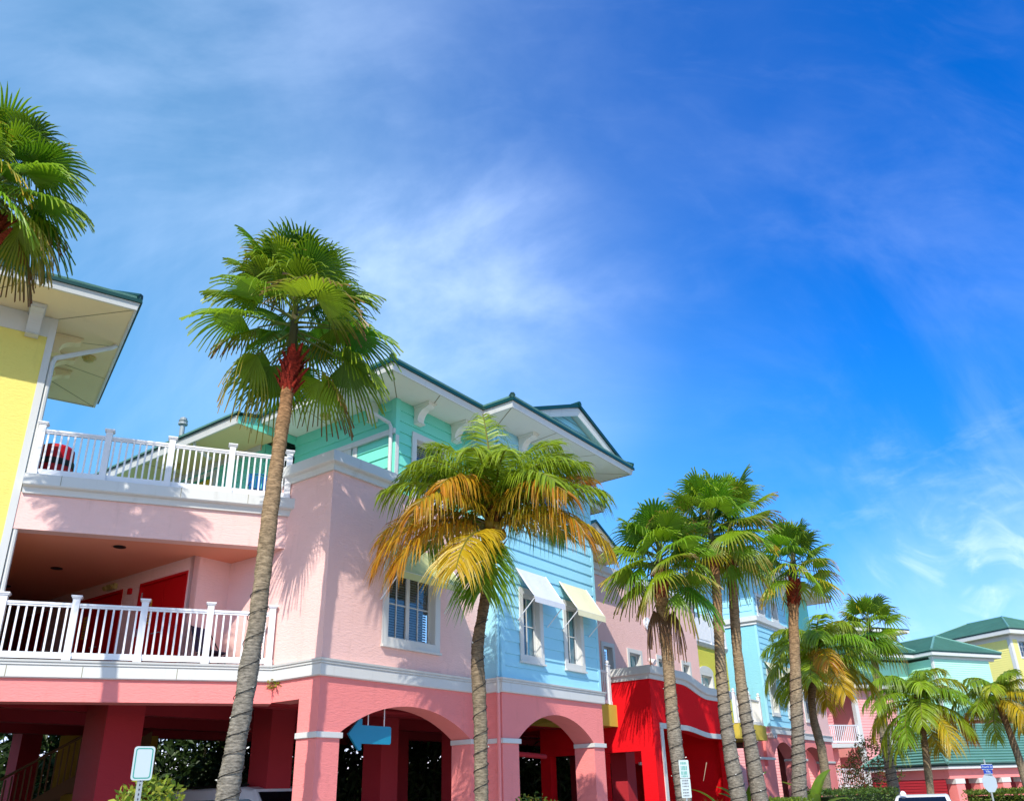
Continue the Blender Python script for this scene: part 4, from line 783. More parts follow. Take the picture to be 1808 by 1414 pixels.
# yellow clapboard house at the back
YM2, YL2 = far_frames(1783, 1130, 110)
fy = thing('yellow_clapboard_house', 'tall pale yellow clapboard house with green hip roof, furthest back at the right', 'house', YM2.P)
fw = (1.3, 2.6, 14.8, 16.6)
b = MB(); b.boards(YM2, 0.35, 12, 4, 17.0, 0, 0.24, [fw]); b.cells(YM2, 0.3, 12, 4, 17.0, -0.3, -0.002, [fw]); b.boards(Fr(YM2.p(0.0, 0, 0), NV), -14, -0.35, 4, 17.0, 0, 0.24); b.box(YM2, 0.02, 12, -14, -0.31, 4, 17.0); b.build('wall', T['paleyellow'], fy)
b = MB(); b.box(YM2, -0.05, 0.35, -0.35, 0.05, 4, 17.2); b.box(YM2, 0.36, 12, -0.2, 0.04, 16.75, 17.25); b.box(YM2, -0.04, 0.3, -14, -0.36, 16.75, 17.25); b.build('corner_board', T['white'], fy)
window(fy, YM2, 0, fw, cols=2, rows=3, trim=0.15)
box_eave(fy, YM2, -0.9, 13, -15, 0.9, 17.26, 0.45); hipv(fy, YM2, -1.0, 13, -15, 1.0, 17.82, 2.6, 5.5)
# another roof glimpsed between the fan palm and the clapboard house
pk = thing('red_roofed_house', 'pale house top with dark green eave peeking out behind the fan palm', 'house', at_dist(1590, 1120, 92))
PK = Fr(at_dist(1540, 1120, 92), V); b = MB(); b.boards(PK, -6, 2.6, 4, 15.6, 0, 0.24); b.box(PK, -6, 2.6, -8, -0.01, 4, 15.6); b.build('wall', T['pinkb'], pk)
box_eave(pk, PK, -7, 4.2, -9, 1.0, 16.2, 0.3); b = MB(); b.box(PK, -6.5, 3.0, -8, 0.3, 15.6, 16.19); b.build('frieze', T['paleyellow'], pk)
# garden pavilion with the big green hip roof
PM, PL = far_frames(1680, 1385, 58)
pv = thing('pavilion', 'low coral pavilion with green hip roof and white capped columns behind the hedge', 'pavilion', PM.P)
box_eave(pv, PM, -0.35, 16, -6.2, 0.35, 2.66, 0.16); hipv(pv, PM, -0.45, 16.1, -6.3, 0.45, 2.93, 2.4, 3.0)
b = MB(); b.box(PM, 0, 16, -0.3, 0.0, 2.12, 2.65); b.box(PM, -0.001, 0.3, -6, -0.31, 2.12, 2.65); b.build('beam', T['coral'], pv)
for u_ in (0.75, 2.75, 4.75, 6.75, 8.75):
    b = MB(); b.box(PM, u_-0.35, u_+0.35, -0.62, 0.02, 0, 1.84); cn = b.build('column', T['coral'], pv)
    b = MB(); b.box(PM, u_-0.4, u_+0.4, -0.68, 0.06, 1.842, 2.118); b.build('column_cap', T['white'], cn)
b = MB(); b.boards(Fr(PM.p(0.02, 0, 0), NV), -6, -0.35, 0, 2.1, 0, 0.16); b.box(PM, 0.05, 16, -6.1, -5.9, 0, 2.6); b.build('wall', T['coral_in'], pv)
# coral gallery house at the right edge
_, KL = far_frames(1808, 1300, 80); KM = Fr(KL.P, V)
cg = thing('coral_gallery_house', 'coral house with white railed gallery under a green roof at the right edge', 'house', KL.P)
b = MB(); b.box(KL, -7, 3, -5, -3.0, 0, 6.6); b.build('wall', T['coral_in'], cg)
b = MB(); b.box(KL, -6.6, 3, -0.4, 0.0, 6.05, 6.66); b.box(KL, -6.6, 3, -0.4, 0.0, 2.6, 3.4); b.build('beam', T['coral'], cg)
for u_ in (-4.6, 0.15, 2.8):
    b = MB(); b.box(KL, u_-0.3, u_+0.3, -0.6, -0.02, 3.4, 5.7); cn = b.build('column', T['coral'], cg)
    b = MB(); b.box(KL, u_-0.36, u_+0.36, -0.66, 0.02, 5.702, 6.048); b.build('column_cap', T['white'], cn)
b = MB(); b.box(KL, -1.9, -1.3, -2.99, -2.7, 3.4, 6.0); b.build('inner_column', T['coral_in'], cg)
railing(cg, KL, [-4.3, -0.2, 2.5], -0.2, 3.45, h=1.35, bal=0.2, bw=0.075, posts_h=0.0)
b = MB(); b.box(KL, -7, 3.4, -0.2, 0.5, 6.68, 6.9); b.build('eave', T['white'], cg)
b = MB(); b.courses(KL.p(-7.2, 0.6, 6.92), KL.p(3.5, 0.6, 6.92), KL.p(3.5, -5, 9.2), KL.p(-4.6, -5, 9.2), 0.36, 0.07); b.build('roof', T['roof'], cg)

# ================================================================== palms
def rv(a, b): return random.uniform(a, b)
def lerp3(a, b, t): return tuple(x+(y-x)*t for x, y in zip(a, b))
GREENS = [(0.055, 0.15, 0.006), (0.09, 0.20, 0.007), (0.13, 0.26, 0.009), (0.17, 0.31, 0.010)]
YEL, ORG_, BRN, LIME = (0.50, 0.34, 0.012), (0.52, 0.20, 0.012), (0.20, 0.09, 0.025), (0.27, 0.36, 0.012)
def fan_leaf(mb, C, d, Lp, Rb, c0, ctip, segs=34, spread=118, droop=0.55, pet=0.022, fold=0.22):
    # petiole
    d = d.normalized(); pts = []; sag = 0.07+0.08*random.random()
    for k in range(6):
        t = k/5; pts.append(C+d*Lp*t-Z*Lp*sag*t*t)
    E = pts[-1]; Tn = (pts[-1]-pts[-2]).normalized(); Tn = (Tn-Z*0.06).normalized()
    i0 = len(mb.v); mb.tube(pts, [pet*1.6, pet*1.3, pet, pet*0.9, pet*0.8, pet*0.7], 5, cap=False); pc = lerp3(c0, (0.16, 0.16, 0.04), 0.6); mb.c += [pc]*(len(mb.v)-i0)
    S = Tn.cross(Z)
    if S.length < 0.1: S = Vector((1, 0, 0))
    S.normalize(); roll = rv(-0.5, 0.5); Nn = S.cross(Tn); S = (S*math.cos(roll)+Nn*math.sin(roll)).normalized(); Nn = S.cross(Tn).normalized()
    sp = R(spread); rows = (0.03, 0.26, 0.50, 0.66, 0.82, 1.0); fused = 0.52
    for k in range(segs):
        a = -sp+2*sp*(k+0.5)/segs; half = sp/segs; rl = Rb*(1.0-0.30*(abs(a)/sp)**2)*rv(0.90, 1.06); jit = rv(-0.25, 0.25); dr = droop*rv(0.6, 1.5)
        base = len(mb.v)
        for r in rows:
            rad = r*rl; hw = half*(1.0 if r <= fused else max(0.0, 1-(r-fused)/(1-fused))*0.80+0.02)
            g_ = max(0.0, r-0.48); drop = dr*rl*g_*g_*2.2
            for q in (-1, 0, 1):
                aa = a+q*hw; dirv = Tn*math.cos(aa)+S*math.sin(aa)
                pos = E+dirv*rad*(1-0.25*g_*dr)+Nn*((-fold*abs(math.sin(aa))*rad)+(0.020*rad if q == 0 else -0.012*rad)+rad*jit*0.10*g_)-Z*drop
                if r > 0.9: pos -= Z*0.02*rl*random.random()
                mb.v.append(pos); t = max(0, (r-0.45)/0.55); cc = lerp3(c0, ctip, min(1, t*t*1.1)); j = 0.88+0.24*((k*7919) % 13)/13
                mb.c.append(tuple(min(0.8, x*j*(1.08 if q == 0 else 0.95)) for x in cc))
        for i in range(len(rows)-1):
            for q in (0, 1):
                A = base+i*3+q; mb.f.append((A, A+1, A+4, A+3))
def trunk_mesh(path, rads, parent, cols, ring=0.055, seed=0):
    rnd = random.Random(seed); mb = MB(); L_ = [0]
    for a, b in zip(path[:-1], path[1:]): L_.append(L_[-1]+(b-a).length)
    tot = L_[-1]; n_ = int(tot/ring*2)
    def samp(arr, s, vec=True):
        for i in range(len(L_)-1):
            if s <= L_[i+1] or i == len(L_)-2:
                t = (s-L_[i])/max(1e-6, L_[i+1]-L_[i])
                if vec:
                    p0, p1, p2, p3 = arr[max(0, i-1)], arr[i], arr[i+1], arr[min(len(arr)-1, i+2)]
                    return 0.5*((2*p1)+(p2-p0)*t+(2*p0-5*p1+4*p2-p3)*t*t+(3*p1-p0-3*p2+p3)*t*t*t)
                return arr[i]+(arr[i+1]-arr[i])*t
    pts, rr_ = [], []
    for k in range(n_+1):
        s = tot*k/n_; pts.append(samp(path, s)); r0 = samp(rads, s, False); rr_.append(r0*(1+(0.022 if k % 2 else -0.016)*rnd.uniform(0.0, 2.4)+0.03*math.sin(s*2.3+seed)))
    mb.tube(pts, rr_, 14)
    for i, v in enumerate(mb.v):
        k = min(n_, i//14); t = k/n_; q = mnoise.noise(v*3.0); mb.v[i] = v+(v-pts[k]).normalized()*(0.016*q+0.010*mnoise.noise(v*11.0)) if k < n_ else v
        c = cols[-1]
        for j in range(len(cols)-1):
            if t <= cols[j+1][0]: u_ = (t-cols[j][0])/(cols[j+1][0]-cols[j][0]); c = (0, lerp3(cols[j][1], cols[j+1][1], max(0, min(1, u_)))); break
        m_ = 0.80+0.30*(mnoise.noise(Vector((v[0]*9, v[1]*9, v[2]*16)))+0.5)+(0.05 if k % 2 else -0.05)
        mb.c.append(tuple(max(0.01, x*m_) for x in c[1]))
    return mb.build('trunk', BARK, parent, smooth=True), pts, rr_
def boots(parent, C, axis, r, h_, color, n=46, seed=1, name='leaf_bases'):
    rnd = random.Random(seed); mb = MB()
    for k in range(n):
        a = k*2.39996; t = k/n; side = Vector((math.cos(a), math.sin(a), 0)); tan = Vector((-math.sin(a), math.cos(a), 0))
        b0 = C+axis*(h_*t-0.12)+side*r*0.75; L_ = rnd.uniform(0.22, 0.42); w_ = rnd.uniform(0.05, 0.09); out = rnd.uniform(0.25, 0.75)
        b1 = b0+axis*L_*0.6+side*L_*out*0.5; b2 = b0+axis*L_+side*L_*out; cc = lerp3(color, (color[0]*0.45, color[1]*0.5, color[2]*0.6), rnd.random())
        i = len(mb.v); mb.v += [b0-tan*w_, b0+tan*w_, b1-tan*w_*0.8, b1+tan*w_*0.8, b2-tan*w_*0.35, b2+tan*w_*0.35, b1+side*0.03]; mb.c += [cc]*7
        mb.f += [(i, i+1, i+6), (i, i+6, i+2), (i+1, i+3, i+6), (i+2, i+6, i+5, i+4), (i+6, i+3, i+5)]
    return mb.build(name, BARK, parent)
def path_px(pp, D): return [at_dist(x, y, D) for x, y in pp]
def ground_ext(path, k=None):
    a, b = path[0], path[1]; d = (a-b); t = (a[2]+0.15)/max(0.05, -d[2]/d.length) if d[2] < 0 else 1
    e = a+d.normalized()*t*1.0; e = Vector((a[0]+(e[0]-a[0])*0.4, a[1]+(e[1]-a[1])*0.4, -0.1)); return [e]+path
TRUNKC = [(0, (0.24, 0.22, 0.185)), (0.45, (0.27, 0.24, 0.19)), (0.60, (0.33, 0.25, 0.155)), (0.85, (0.36, 0.22, 0.11)), (1, (0.34, 0.15, 0.06))]
def fan_palm(label, pxs, D, widths, crown_px, Rb, Lp, n, seed, e_lo=-34, e_hi=88, group='fan palms along the street', bc=(0.30, 0.05, 0.02), droop=0.36, dead=0, segs=34, yellow=0.25, bh=0.5, cols=TRUNKC, bn=46, clear=False):
    random.seed(seed)
    path = ground_ext(path_px(pxs, D)); C = at_dist(crown_px[0], crown_px[1], D); top = path[-1]
    t = thing('fan_palm', label, 'palm tree', (path[0][0], path[0][1], 0), group)
    rads = [w*D*0.5/1530 for w in widths]; rads = [rads[0]*1.1]+rads
    trunk_mesh(path, rads, t, cols, seed=seed)
    axis = (path[-1]-path[-2]).normalized(); boots(t, top-axis*bh*0.55, axis, rads[-1], bh, bc, n=bn, seed=seed)
    core = [top-axis*0.2, top+(C-top)*0.5, C+axis*0.05]
    mb = MB(); mb.tube(core, [rads[-1]*0.9, rads[-1]*0.75, 0.05], 8); mb.c += [(0.10, 0.09, 0.03)]*len(mb.v)
    for k in range(n):
        f_ = (k+0.5)/n; el = R(e_hi+(e_lo-e_hi)*f_**1.08); az = k*2.39996+rv(-0.25, 0.25)
        d = Vector((math.cos(az)*math.cos(el), math.sin(az)*math.cos(el), math.sin(el)))
        if clear and el < R(2) and abs(math.degrees(math.atan2(math.sin(az+math.pi/2-0.25), math.cos(az+math.pi/2-0.25)))) < 48: continue
        g_ = random.choice(GREENS); g_ = tuple(x*rv(0.8, 1.2) for x in g_); old = f_ > 0.62
        tip = lerp3(g_, LIME, rv(0.3, 0.9))
        if random.random() < yellow*(1.5 if old else 0.7): tip = random.choice((YEL, (0.35, 0.25, 0.05), BRN)); g_ = lerp3(g_, LIME, rv(0.1, 0.5))
        base = top.lerp(C, 0.40+0.60*(1-f_))
        hang = old and random.random() < 0.30
        if hang: fan_leaf(mb, base, (d-Z*0.45), Lp*rv(0.8, 1.1), Rb*rv(0.8, 1.0), g_, tip, segs=max(14, segs//2), droop=rv(0.7, 1.1), spread=rv(48, 75), fold=rv(0.5, 0.9)); continue
        fan_leaf(mb, base, d, Lp*rv(0.75, 1.15)*(0.75 if f_ < 0.15 else 1), Rb*rv(0.85, 1.1)*(0.85 if f_ < 0.12 else 1), g_, tip, segs=segs, droop=droop*(1.0+0.25*f_)*rv(0.7, 1.4), spread=rv(100, 128), fold=rv(0.06, 0.28)+0.22*f_*f_)
    mb.build('crown', LEAF, t)
    for k in range(dead):
        mb = MB(); a = rv(0, 6.28) if k else rv(-0.6, 0.4); d = Vector((math.cos(a)*0.5, math.sin(a)*0.5, -0.85))
        fan_leaf(mb, top-axis*0.25, d, Lp*0.6, Rb*0.8, (0.13, 0.055, 0.02), (0.20, 0.10, 0.03), segs=16, spread=55, droop=1.2, fold=0.8); mb.build('dead_frond', LEAF, t)
    return t
def frond(mb, B, az, e0, Lf, bend, c0, c1, pairs=52, lw=0.035, llen=0.62, droop=1.0, twist=0.0, spine=(0.20, 0.19, 0.035)):
    h_ = Vector((math.cos(az), math.sin(az), 0)); side = Vector((-math.sin(az), math.cos(az), 0)); pts = [B]; n_ = 18; ds = []
    for k in range(n_):
        t = (k+0.5)/n_; e = e0-bend*t**1.35; d = h_*math.cos(e)+Z*math.sin(e)+side*twist*t; d.normalize(); ds.append(d); pts.append(pts[-1]+d*Lf/n_)
    i0 = len(mb.v); mb.tube(pts, [0.035*(1-0.85*k/n_)+0.004 for k in range(n_+1)], 5, cap=False); mb.c += [spine]*(len(mb.v)-i0)
    for k in range(pairs):
        t = 0.13+0.86*k/(pairs-1); x = t*n_; i = min(n_-1, int(x)); pos = pts[i].lerp(pts[i+1], x-i); d = ds[i]; up = side.cross(d); up = -up if up[2] < 0 else up
        prof = (0.55+0.9*math.sin(min(1, t*1.25)*math.pi*0.62))*(1.0 if t < 0.75 else 1-0.62*(t-0.75)/0.25)
        for s in (-1, 1):
            ll = llen*prof*rv(0.82, 1.12)*0.75; fw = 0.35+0.75*t*t+rv(-0.14, 0.14); o_ = (side*s+d*fw+up*rv(0.05, 0.35)).normalized()
            w_ = (d-o_*d.dot(o_)).normalized(); q_ = o_.cross(w_); ra = rv(-0.9, 0.9); w_ = (w_*math.cos(ra)+q_*math.sin(ra))*lw*rv(0.75, 1.2); cc = lerp3(c0, c1, min(1, max(0, t*0.7+rv(-0.35, 0.4)))); kv = rv(0.7, 1.25); cc = tuple(x_*kv for x_ in cc); dd = droop*rv(0.7, 1.35)
            b_ = len(mb.v)
            for q, ww in ((0, 0.55), (0.35, 1.0), (0.7, 0.7), (1.0, 0.06)):
                pp = pos+o_*ll*q*(1-0.22*dd*q)-Z*ll*dd*0.62*q*q; mb.v += [pp-w_*ww, pp+w_*ww]; ct = lerp3(cc, c1, q*0.45); mb.c += [ct, tuple(x_*0.9 for x_ in ct)]
            for q in range(3): mb.f.append((b_+2*q, b_+2*q+1, b_+2*q+3, b_+2*q+2))
COCO = [(0, (0.27, 0.235, 0.17)), (0.5, (0.26, 0.21, 0.14)), (0.8, (0.19, 0.12, 0.065)), (1, (0.17, 0.085, 0.035))]
def coco_palm(label, pxs, D, widths, crown_px, Lf, n, seed, yellow=0.5, pairs=52, group='coconut palms along the street', nuts=5, lw=0.035, fronds=None, cols=COCO, llen=0.62, e_lo=-0.85):
    random.seed(seed); path = ground_ext(path_px(pxs, D)); C = at_dist(crown_px[0], crown_px[1], D)
    t = thing('coconut_palm', label, 'palm tree', (path[0][0], path[0][1], 0), group)
    rads = [w*D*0.5/1530 for w in widths]; rads = [rads[0]*1.15]+rads; trunk_mesh(path, rads, t, cols, ring=0.07, seed=seed)
    top = path[-1]; boots(t, top-Z*0.05, (C-top).normalized(), rads[-1], (C-top).length*0.9, (0.26, 0.11, 0.025), n=26, seed=seed)
    mb = MB(); mb.tube([top-Z*0.1, top.lerp(C, 0.5), C+Z*0.15], [rads[-1], rads[-1]*0.8, 0.05], 8); mb.c += [(0.14, 0.15, 0.03)]*len(mb.v)
    for (a_, e_, L_, bd_, kind) in (fronds or ()):
        g_ = lerp3(random.choice(GREENS[1:]), LIME, rv(0.2, 0.6))
        c0, c1 = {'g': (g_, lerp3(g_, LIME, 0.9)), 'd': (GREENS[0], GREENS[2]), 'o': (lerp3(LIME, YEL, 0.45), ORG_), 'y': (lerp3(LIME, YEL, 0.8), YEL), 'm': (g_, ORG_), 'b': (GREENS[1], BRN)}[kind]
        frond(mb, top.lerp(C, 0.25+0.6*max(0, min(1, e_/90))), R(a_+rv(-5, 5)), R(e_+4), L_*1.10, bd_, c0, c1, pairs=pairs, lw=lw, droop=rv(0.8, 1.15), twist=rv(-0.2, 0.2), llen=llen)
    for k in range(0 if fronds else n):
        f_ = (k+0.5)/n; az = k*2.39996+rv(-0.2, 0.2); e0 = 1.42+(e_lo-1.42)*f_**0.9; L_ = Lf*(0.72+0.28*min(1, f_*2.5))*rv(0.9, 1.08)
        g_ = tuple(x*rv(0.85, 1.2) for x in lerp3(random.choice(GREENS[1:]), LIME, rv(0.15, 0.6)))
        if f_ > 0.5 and random.random() < yellow*1.3: c0 = lerp3(g_, random.choice((YEL, LIME)), rv(0.3, 0.9)); c1 = random.choice((ORG_, YEL, YEL, YEL))
        elif random.random() < yellow*0.5: c0 = g_; c1 = lerp3(YEL, LIME, random.random())
        else: c0 = g_; c1 = lerp3(g_, LIME, rv(0.2, 0.8))
        frond(mb, top.lerp(C, 1-0.75*f_), az, e0, L_, rv(1.0, 1.5)+0.5*(1-f_), c0, c1, pairs=pairs, lw=lw, droop=rv(0.8, 1.25), twist=rv(-0.25, 0.25), llen=llen)
    mb.build('crown', LEAF, t)
    if nuts:
        for k in range(nuts):
            a = rv(0, 6.28); c = top.lerp(C, 0.35)+Vector((math.cos(a)*0.2, math.sin(a)*0.2, rv(-0.25, 0.1))); mb = MB(); mb.tube([c+Z*0.13, c+Z*0.10, c+Z*0.02, c-Z*0.06, c-Z*0.11, c-Z*0.13], [0.02, 0.07, 0.10, 0.10, 0.06, 0.01], 10); mb.c += [(0.34, 0.25, 0.03)]*len(mb.v); mb.build('coconut', LEAF2, t, smooth=True)
    return t
def light_string(label, pxs, D, widths, y_top, pitch=0.36, seed=0, rad=0.0075):
    random.seed(seed); path = ground_ext(path_px(pxs, D)); rads = [w*D*0.5/1530 for w in widths]; rads = [rads[0]*1.1]+rads
    ztop = None; pts = []
    seg = list(zip(path[:-1], path[1:], rads[:-1], rads[1:])); ph_ = 0; out = []
    for a, b, r0, r1 in seg:
        n_ = max(2, int((b-a).length/pitch*22))
        for k in range(n_):
            t = k/n_; q = a.lerp(b, t); r = (r0+(r1-r0)*t)*1.055+rad*0.5; ph_ += 2*math.pi/22*(1+0.25*math.sin(ph_*0.13+seed))
            out.append(q+Vector((math.cos(ph_), math.sin(ph_), 0.0))*r)
    lim = at_dist(pxs[-1][0], y_top, D)[2]; out = [q for q in out if 0.3 < q[2] < lim]
    w_ = MB(); w_.tube(out, rad, 5); o = tag(w_.build('light_string', T['black'], None, loc=out[0]), label, 'string lights', 'string lights wound round palm trunks')
    ORG[o.name] = out[0]
    for k in range(9, len(out), 29):
        q = out[k]; d = Vector((random.uniform(-1, 1), random.uniform(-1, 1), 0.3)).normalized(); bl = MB(); bl.tube([q, q+d*0.03, q+d*0.055], [rad*0.9, 0.015, 0.006], 5); bl.build('bulb', T['lampw'], o)
    return o

P2 = [(400, 1414), (428, 1250), (455, 1085), (478, 900), (497, 760), (514, 655)]; W2_ = [38, 32, 31, 29, 26, 23]
fan_palm('tall fan palm with leaning trunk and red leaf bases in front of the gallery', P2, 15.0, W2_, (523, 518), 1.17, 1.0, 46, 11, e_lo=-28, clear=True, bh=0.75, bc=(0.36, 0.035, 0.018), bn=64, segs=40)
light_string('dark wire of string lights round the leaning fan palm beside the gallery', P2, 15.0, W2_, 1042, seed=1)
fan_palm('fan palm whose crown hangs into the frame at the upper left edge', [(-240, 1414), (-150, 1080), (-65, 750), (-30, 480), (-16, 405)], 14.8, [34, 32, 29, 26, 24], (-8, 290), 1.0, 0.78, 44, 23, e_lo=-32, segs=40)
P3 = [(850, 1414), (849, 1290), (843, 1150), (852, 1085), (862, 1020), (871, 965)]; W3_ = [24, 24, 23, 21, 20, 22]
coco_palm('broad coconut palm with orange and yellow fronds in front of the blue bay', P3, 16.3, W3_, (868, 880), 2.7, 34, 5, pairs=88, nuts=6, lw=0.0175, llen=0.95, fronds=[
 (95, 84, 2.3, 0.45, 'g'), (25, 66, 2.4, 1.3, 'g'), (168, 52, 2.3, 1.1, 'd'), (190, 42, 2.3, 1.3, 'g'), (172, 28, 2.5, 1.5, 'm'), (192, 14, 2.6, 1.6, 'o'), (212, 8, 2.4, 1.6, 'o'), (236, 52, 1.8, 2.0, 'o'), (252, -8, 2.0, 1.2, 'y'),
 (8, 42, 2.3, 0.9, 'm'), (-6, 34, 2.4, 1.25, 'g'), (-14, 16, 2.5, 1.45, 'y'), (-32, 20, 2.3, 1.6, 'm'), (-52, 48, 2.0, 1.8, 'g'), (-98, -42, 1.5, 0.8, 'd'), (262, 62, 1.8, 1.5, 'g'), (60, 55, 2.2, 1.1, 'g'), (118, 58, 2.2, 1.1, 'g'), (148, 62, 2.1, 1.2, 'g'), (40, 30, 2.2, 1.2, 'd'), (140, 25, 2.2, 1.2, 'd'), (-72, 62, 1.8, 1.6, 'g'), (2, 58, 2.3, 1.4, 'g'), (182, 62, 2.2, 1.5, 'g'), (78, 72, 2.4, 0.8, 'g'), (110, 70, 2.4, 0.8, 'g'), (15, 72, 2.3, 1.2, 'g'), (165, 74, 2.3, 1.2, 'g'), (-20, 60, 2.1, 1.6, 'g'), (205, 60, 2.1, 1.7, 'g'), (-45, 35, 2.1, 1.5, 'm'), (222, 30, 2.2, 1.6, 'm')])
light_string('wire of string lights round the coconut palm in front of the blue bay', P3, 16.3, W3_, 1090, seed=2)
P4 = [(1208, 1414), (1195, 1330), (1185, 1240), (1178, 1150), (1172, 1090), (1166, 1030)]; W4_ = [27, 24, 22, 21, 24, 22]
fan_palm('fan palm with brown dead skirt in front of the red entrance', P4, 25.3, W4_, (1163, 965), 1.17, 1.0, 32, 31, dead=2, bc=(0.24, 0.06, 0.025), bh=0.8, segs=30)
light_string('wire of string lights round the palm in front of the red entrance', P4, 25.3, W4_, 1205, seed=3)
P5 = [(1305, 1414), (1290, 1330), (1278, 1240), (1271, 1150), (1267, 1070), (1262, 985)]; W5_ = [27, 25, 21, 19, 17, 15]
fan_palm('left one of the two tall fan palms standing close together', P5, 27.0, W5_, (1250, 905), 1.12, 0.95, 30, 41, bc=(0.30, 0.10, 0.04), segs=28)
light_string('wire of string lights round the left trunk of the palm pair', P5, 27.0, W5_, 1185, seed=4, rad=0.010)
P5b = [(1342, 1414), (1328, 1330), (1313, 1240), (1302, 1150), (1296, 1070), (1291, 995)]; W5b = [27, 24, 20, 18, 17, 16]
fan_palm('right one of the two tall fan palms standing close together', P5b, 28.5, W5b, (1286, 895), 1.12, 0.98, 30, 47, bc=(0.30, 0.10, 0.04), segs=28)
light_string('wire of string lights round the right trunk of the palm pair', P5b, 28.5, W5b, 1205, seed=5, rad=0.010)
P6 = [(1412, 1414), (1410, 1330), (1406, 1240), (1403, 1150), (1401, 1100), (1401, 1045)]; W6 = [24, 23, 20, 18, 17, 20]
fan_palm('fan palm with straight trunk and red collar in front of the blue tower', P6, 33.5, W6, (1400, 972), 1.08, 0.92, 27, 53, e_lo=-20, bc=(0.36, 0.055, 0.02), bh=1.0, segs=26, bn=70)
light_string('wire of string lights round the straight palm before the blue tower', P6, 33.5, W6, 1190, seed=6, rad=0.011)
P7 = [(1462, 1414), (1452, 1330), (1437, 1270), (1433, 1225), (1440, 1180)]; W7 = [16, 15, 13, 13, 14]
coco_palm('coconut palm with bent trunk beside the pink end house', P7, 39.0, W7, (1443, 1140), 2.75, 26, 61, yellow=0.3, pairs=66, lw=0.027, llen=1.0, e_lo=-0.3)
P8 = [(1582, 1414), (1562, 1300), (1551, 1220), (1543, 1160), (1538, 1130)]; W8 = [18, 15, 13, 11, 11]
fan_palm('fan palm with curved trunk in front of the pink clapboard house', P8, 50.0, W8, (1533, 1097), 1.35, 1.05, 26, 67, segs=22, bc=(0.26, 0.10, 0.04))
light_string('wire of string lights round the palm before the clapboard house', P8, 50.0, W8, 1290, seed=8, rad=0.014)
P9 = [(1645, 1414), (1636, 1340), (1629, 1290), (1621, 1262)]; W9 = [11, 11, 10, 12]
coco_palm('coconut palm with yellow lower fronds in front of the green pavilion roof', P9, 46.0, W9, (1620, 1225), 3.0, 26, 71, yellow=0.38, pairs=60, lw=0.029, llen=1.0, e_lo=-0.4)
P10 = [(1812, 1380), (1796, 1330), (1778, 1280), (1764, 1245)]; W10 = [12, 11, 9, 9]
coco_palm('small coconut palm at the right edge in front of the coral gallery house', P10, 47.0, W10, (1762, 1222), 2.4, 20, 73, yellow=0.3, pairs=54, lw=0.028, llen=0.85, e_lo=-0.4)

# ================================================================== plants
def leaf_cloud(mb, pts, size, cols, up=0.3, stretch=1.0):
    for q in pts:
        d = Vector((rv(-1, 1), rv(-1, 1), rv(-0.5, 1)+up)).normalized(); s = d.cross(Vector((rv(-1, 1), rv(-1, 1), rv(-1, 1)))); s.normalize(); L_ = size*rv(0.6, 1.3)*stretch; w_ = size*rv(0.3, 0.5)
        i = len(mb.v); mid = q+d*L_*0.5; mb.v += [q, mid-s*w_*0.5-Z*0.0, q+d*L_-Z*L_*0.12, mid+s*w_*0.5]; c = random.choice(cols); k = rv(0.75, 1.25); mb.c += [tuple(x*k for x in c)]*4; mb.f.append((i, i+1, i+2, i+3))
SHR = [(0.10, 0.17, 0.012), (0.06, 0.13, 0.012), (0.17, 0.22, 0.015), (0.04, 0.10, 0.012), (0.26, 0.24, 0.015)]
def shrub(label, P, rx, rz, z0, n, size, cols=SHR, seed=0, name='shrub', stems=6, group=None):
    random.seed(seed); t = thing(name, label, name, (P[0], P[1], 0), group); mb = MB(); pts = []
    for k in range(n):
        d = Vector((random.gauss(0, 1), random.gauss(0, 1), random.gauss(0, 1))).normalized(); r = rv(0.45, 1)**0.5*(1+0.28*mnoise.noise(d*2.2+Vector((seed, 0, 0)))); pts.append(Vector((P[0]+d[0]*rx*r, P[1]+d[1]*rx*r, z0+rz+d[2]*rz*r)))
    leaf_cloud(mb, pts, size, cols); mb.build('foliage', LEAF2, t)
    for k in range(stems):
        b = MB(); a = rv(0, 6.28); b.tube([Vector((P[0], P[1], 0)), Vector((P[0]+math.cos(a)*rx*0.3, P[1]+math.sin(a)*rx*0.3, z0*0.6+0.2)), Vector((P[0]+math.cos(a)*rx*0.6, P[1]+math.sin(a)*rx*0.6, z0+rz*1.1))], [0.03, 0.022, 0.01], 5); b.c += [(0.12, 0.09, 0.05)]*len(b.v); b.build('stem', BARK, t)
    return t
shrub('bright yellow green bush behind the blank white sign', at_dist(262, 1400, 12.2), 0.42, 0.40, 1.55, 900, 0.11, [(0.20, 0.27, 0.015), (0.13, 0.21, 0.012), (0.30, 0.33, 0.03), (0.08, 0.15, 0.012)], 3)
shrub('low bush at the foot of the blue bay arch', at_dist(940, 1440, 19.5), 0.75, 0.50, 1.0, 1100, 0.09, SHR, 4)
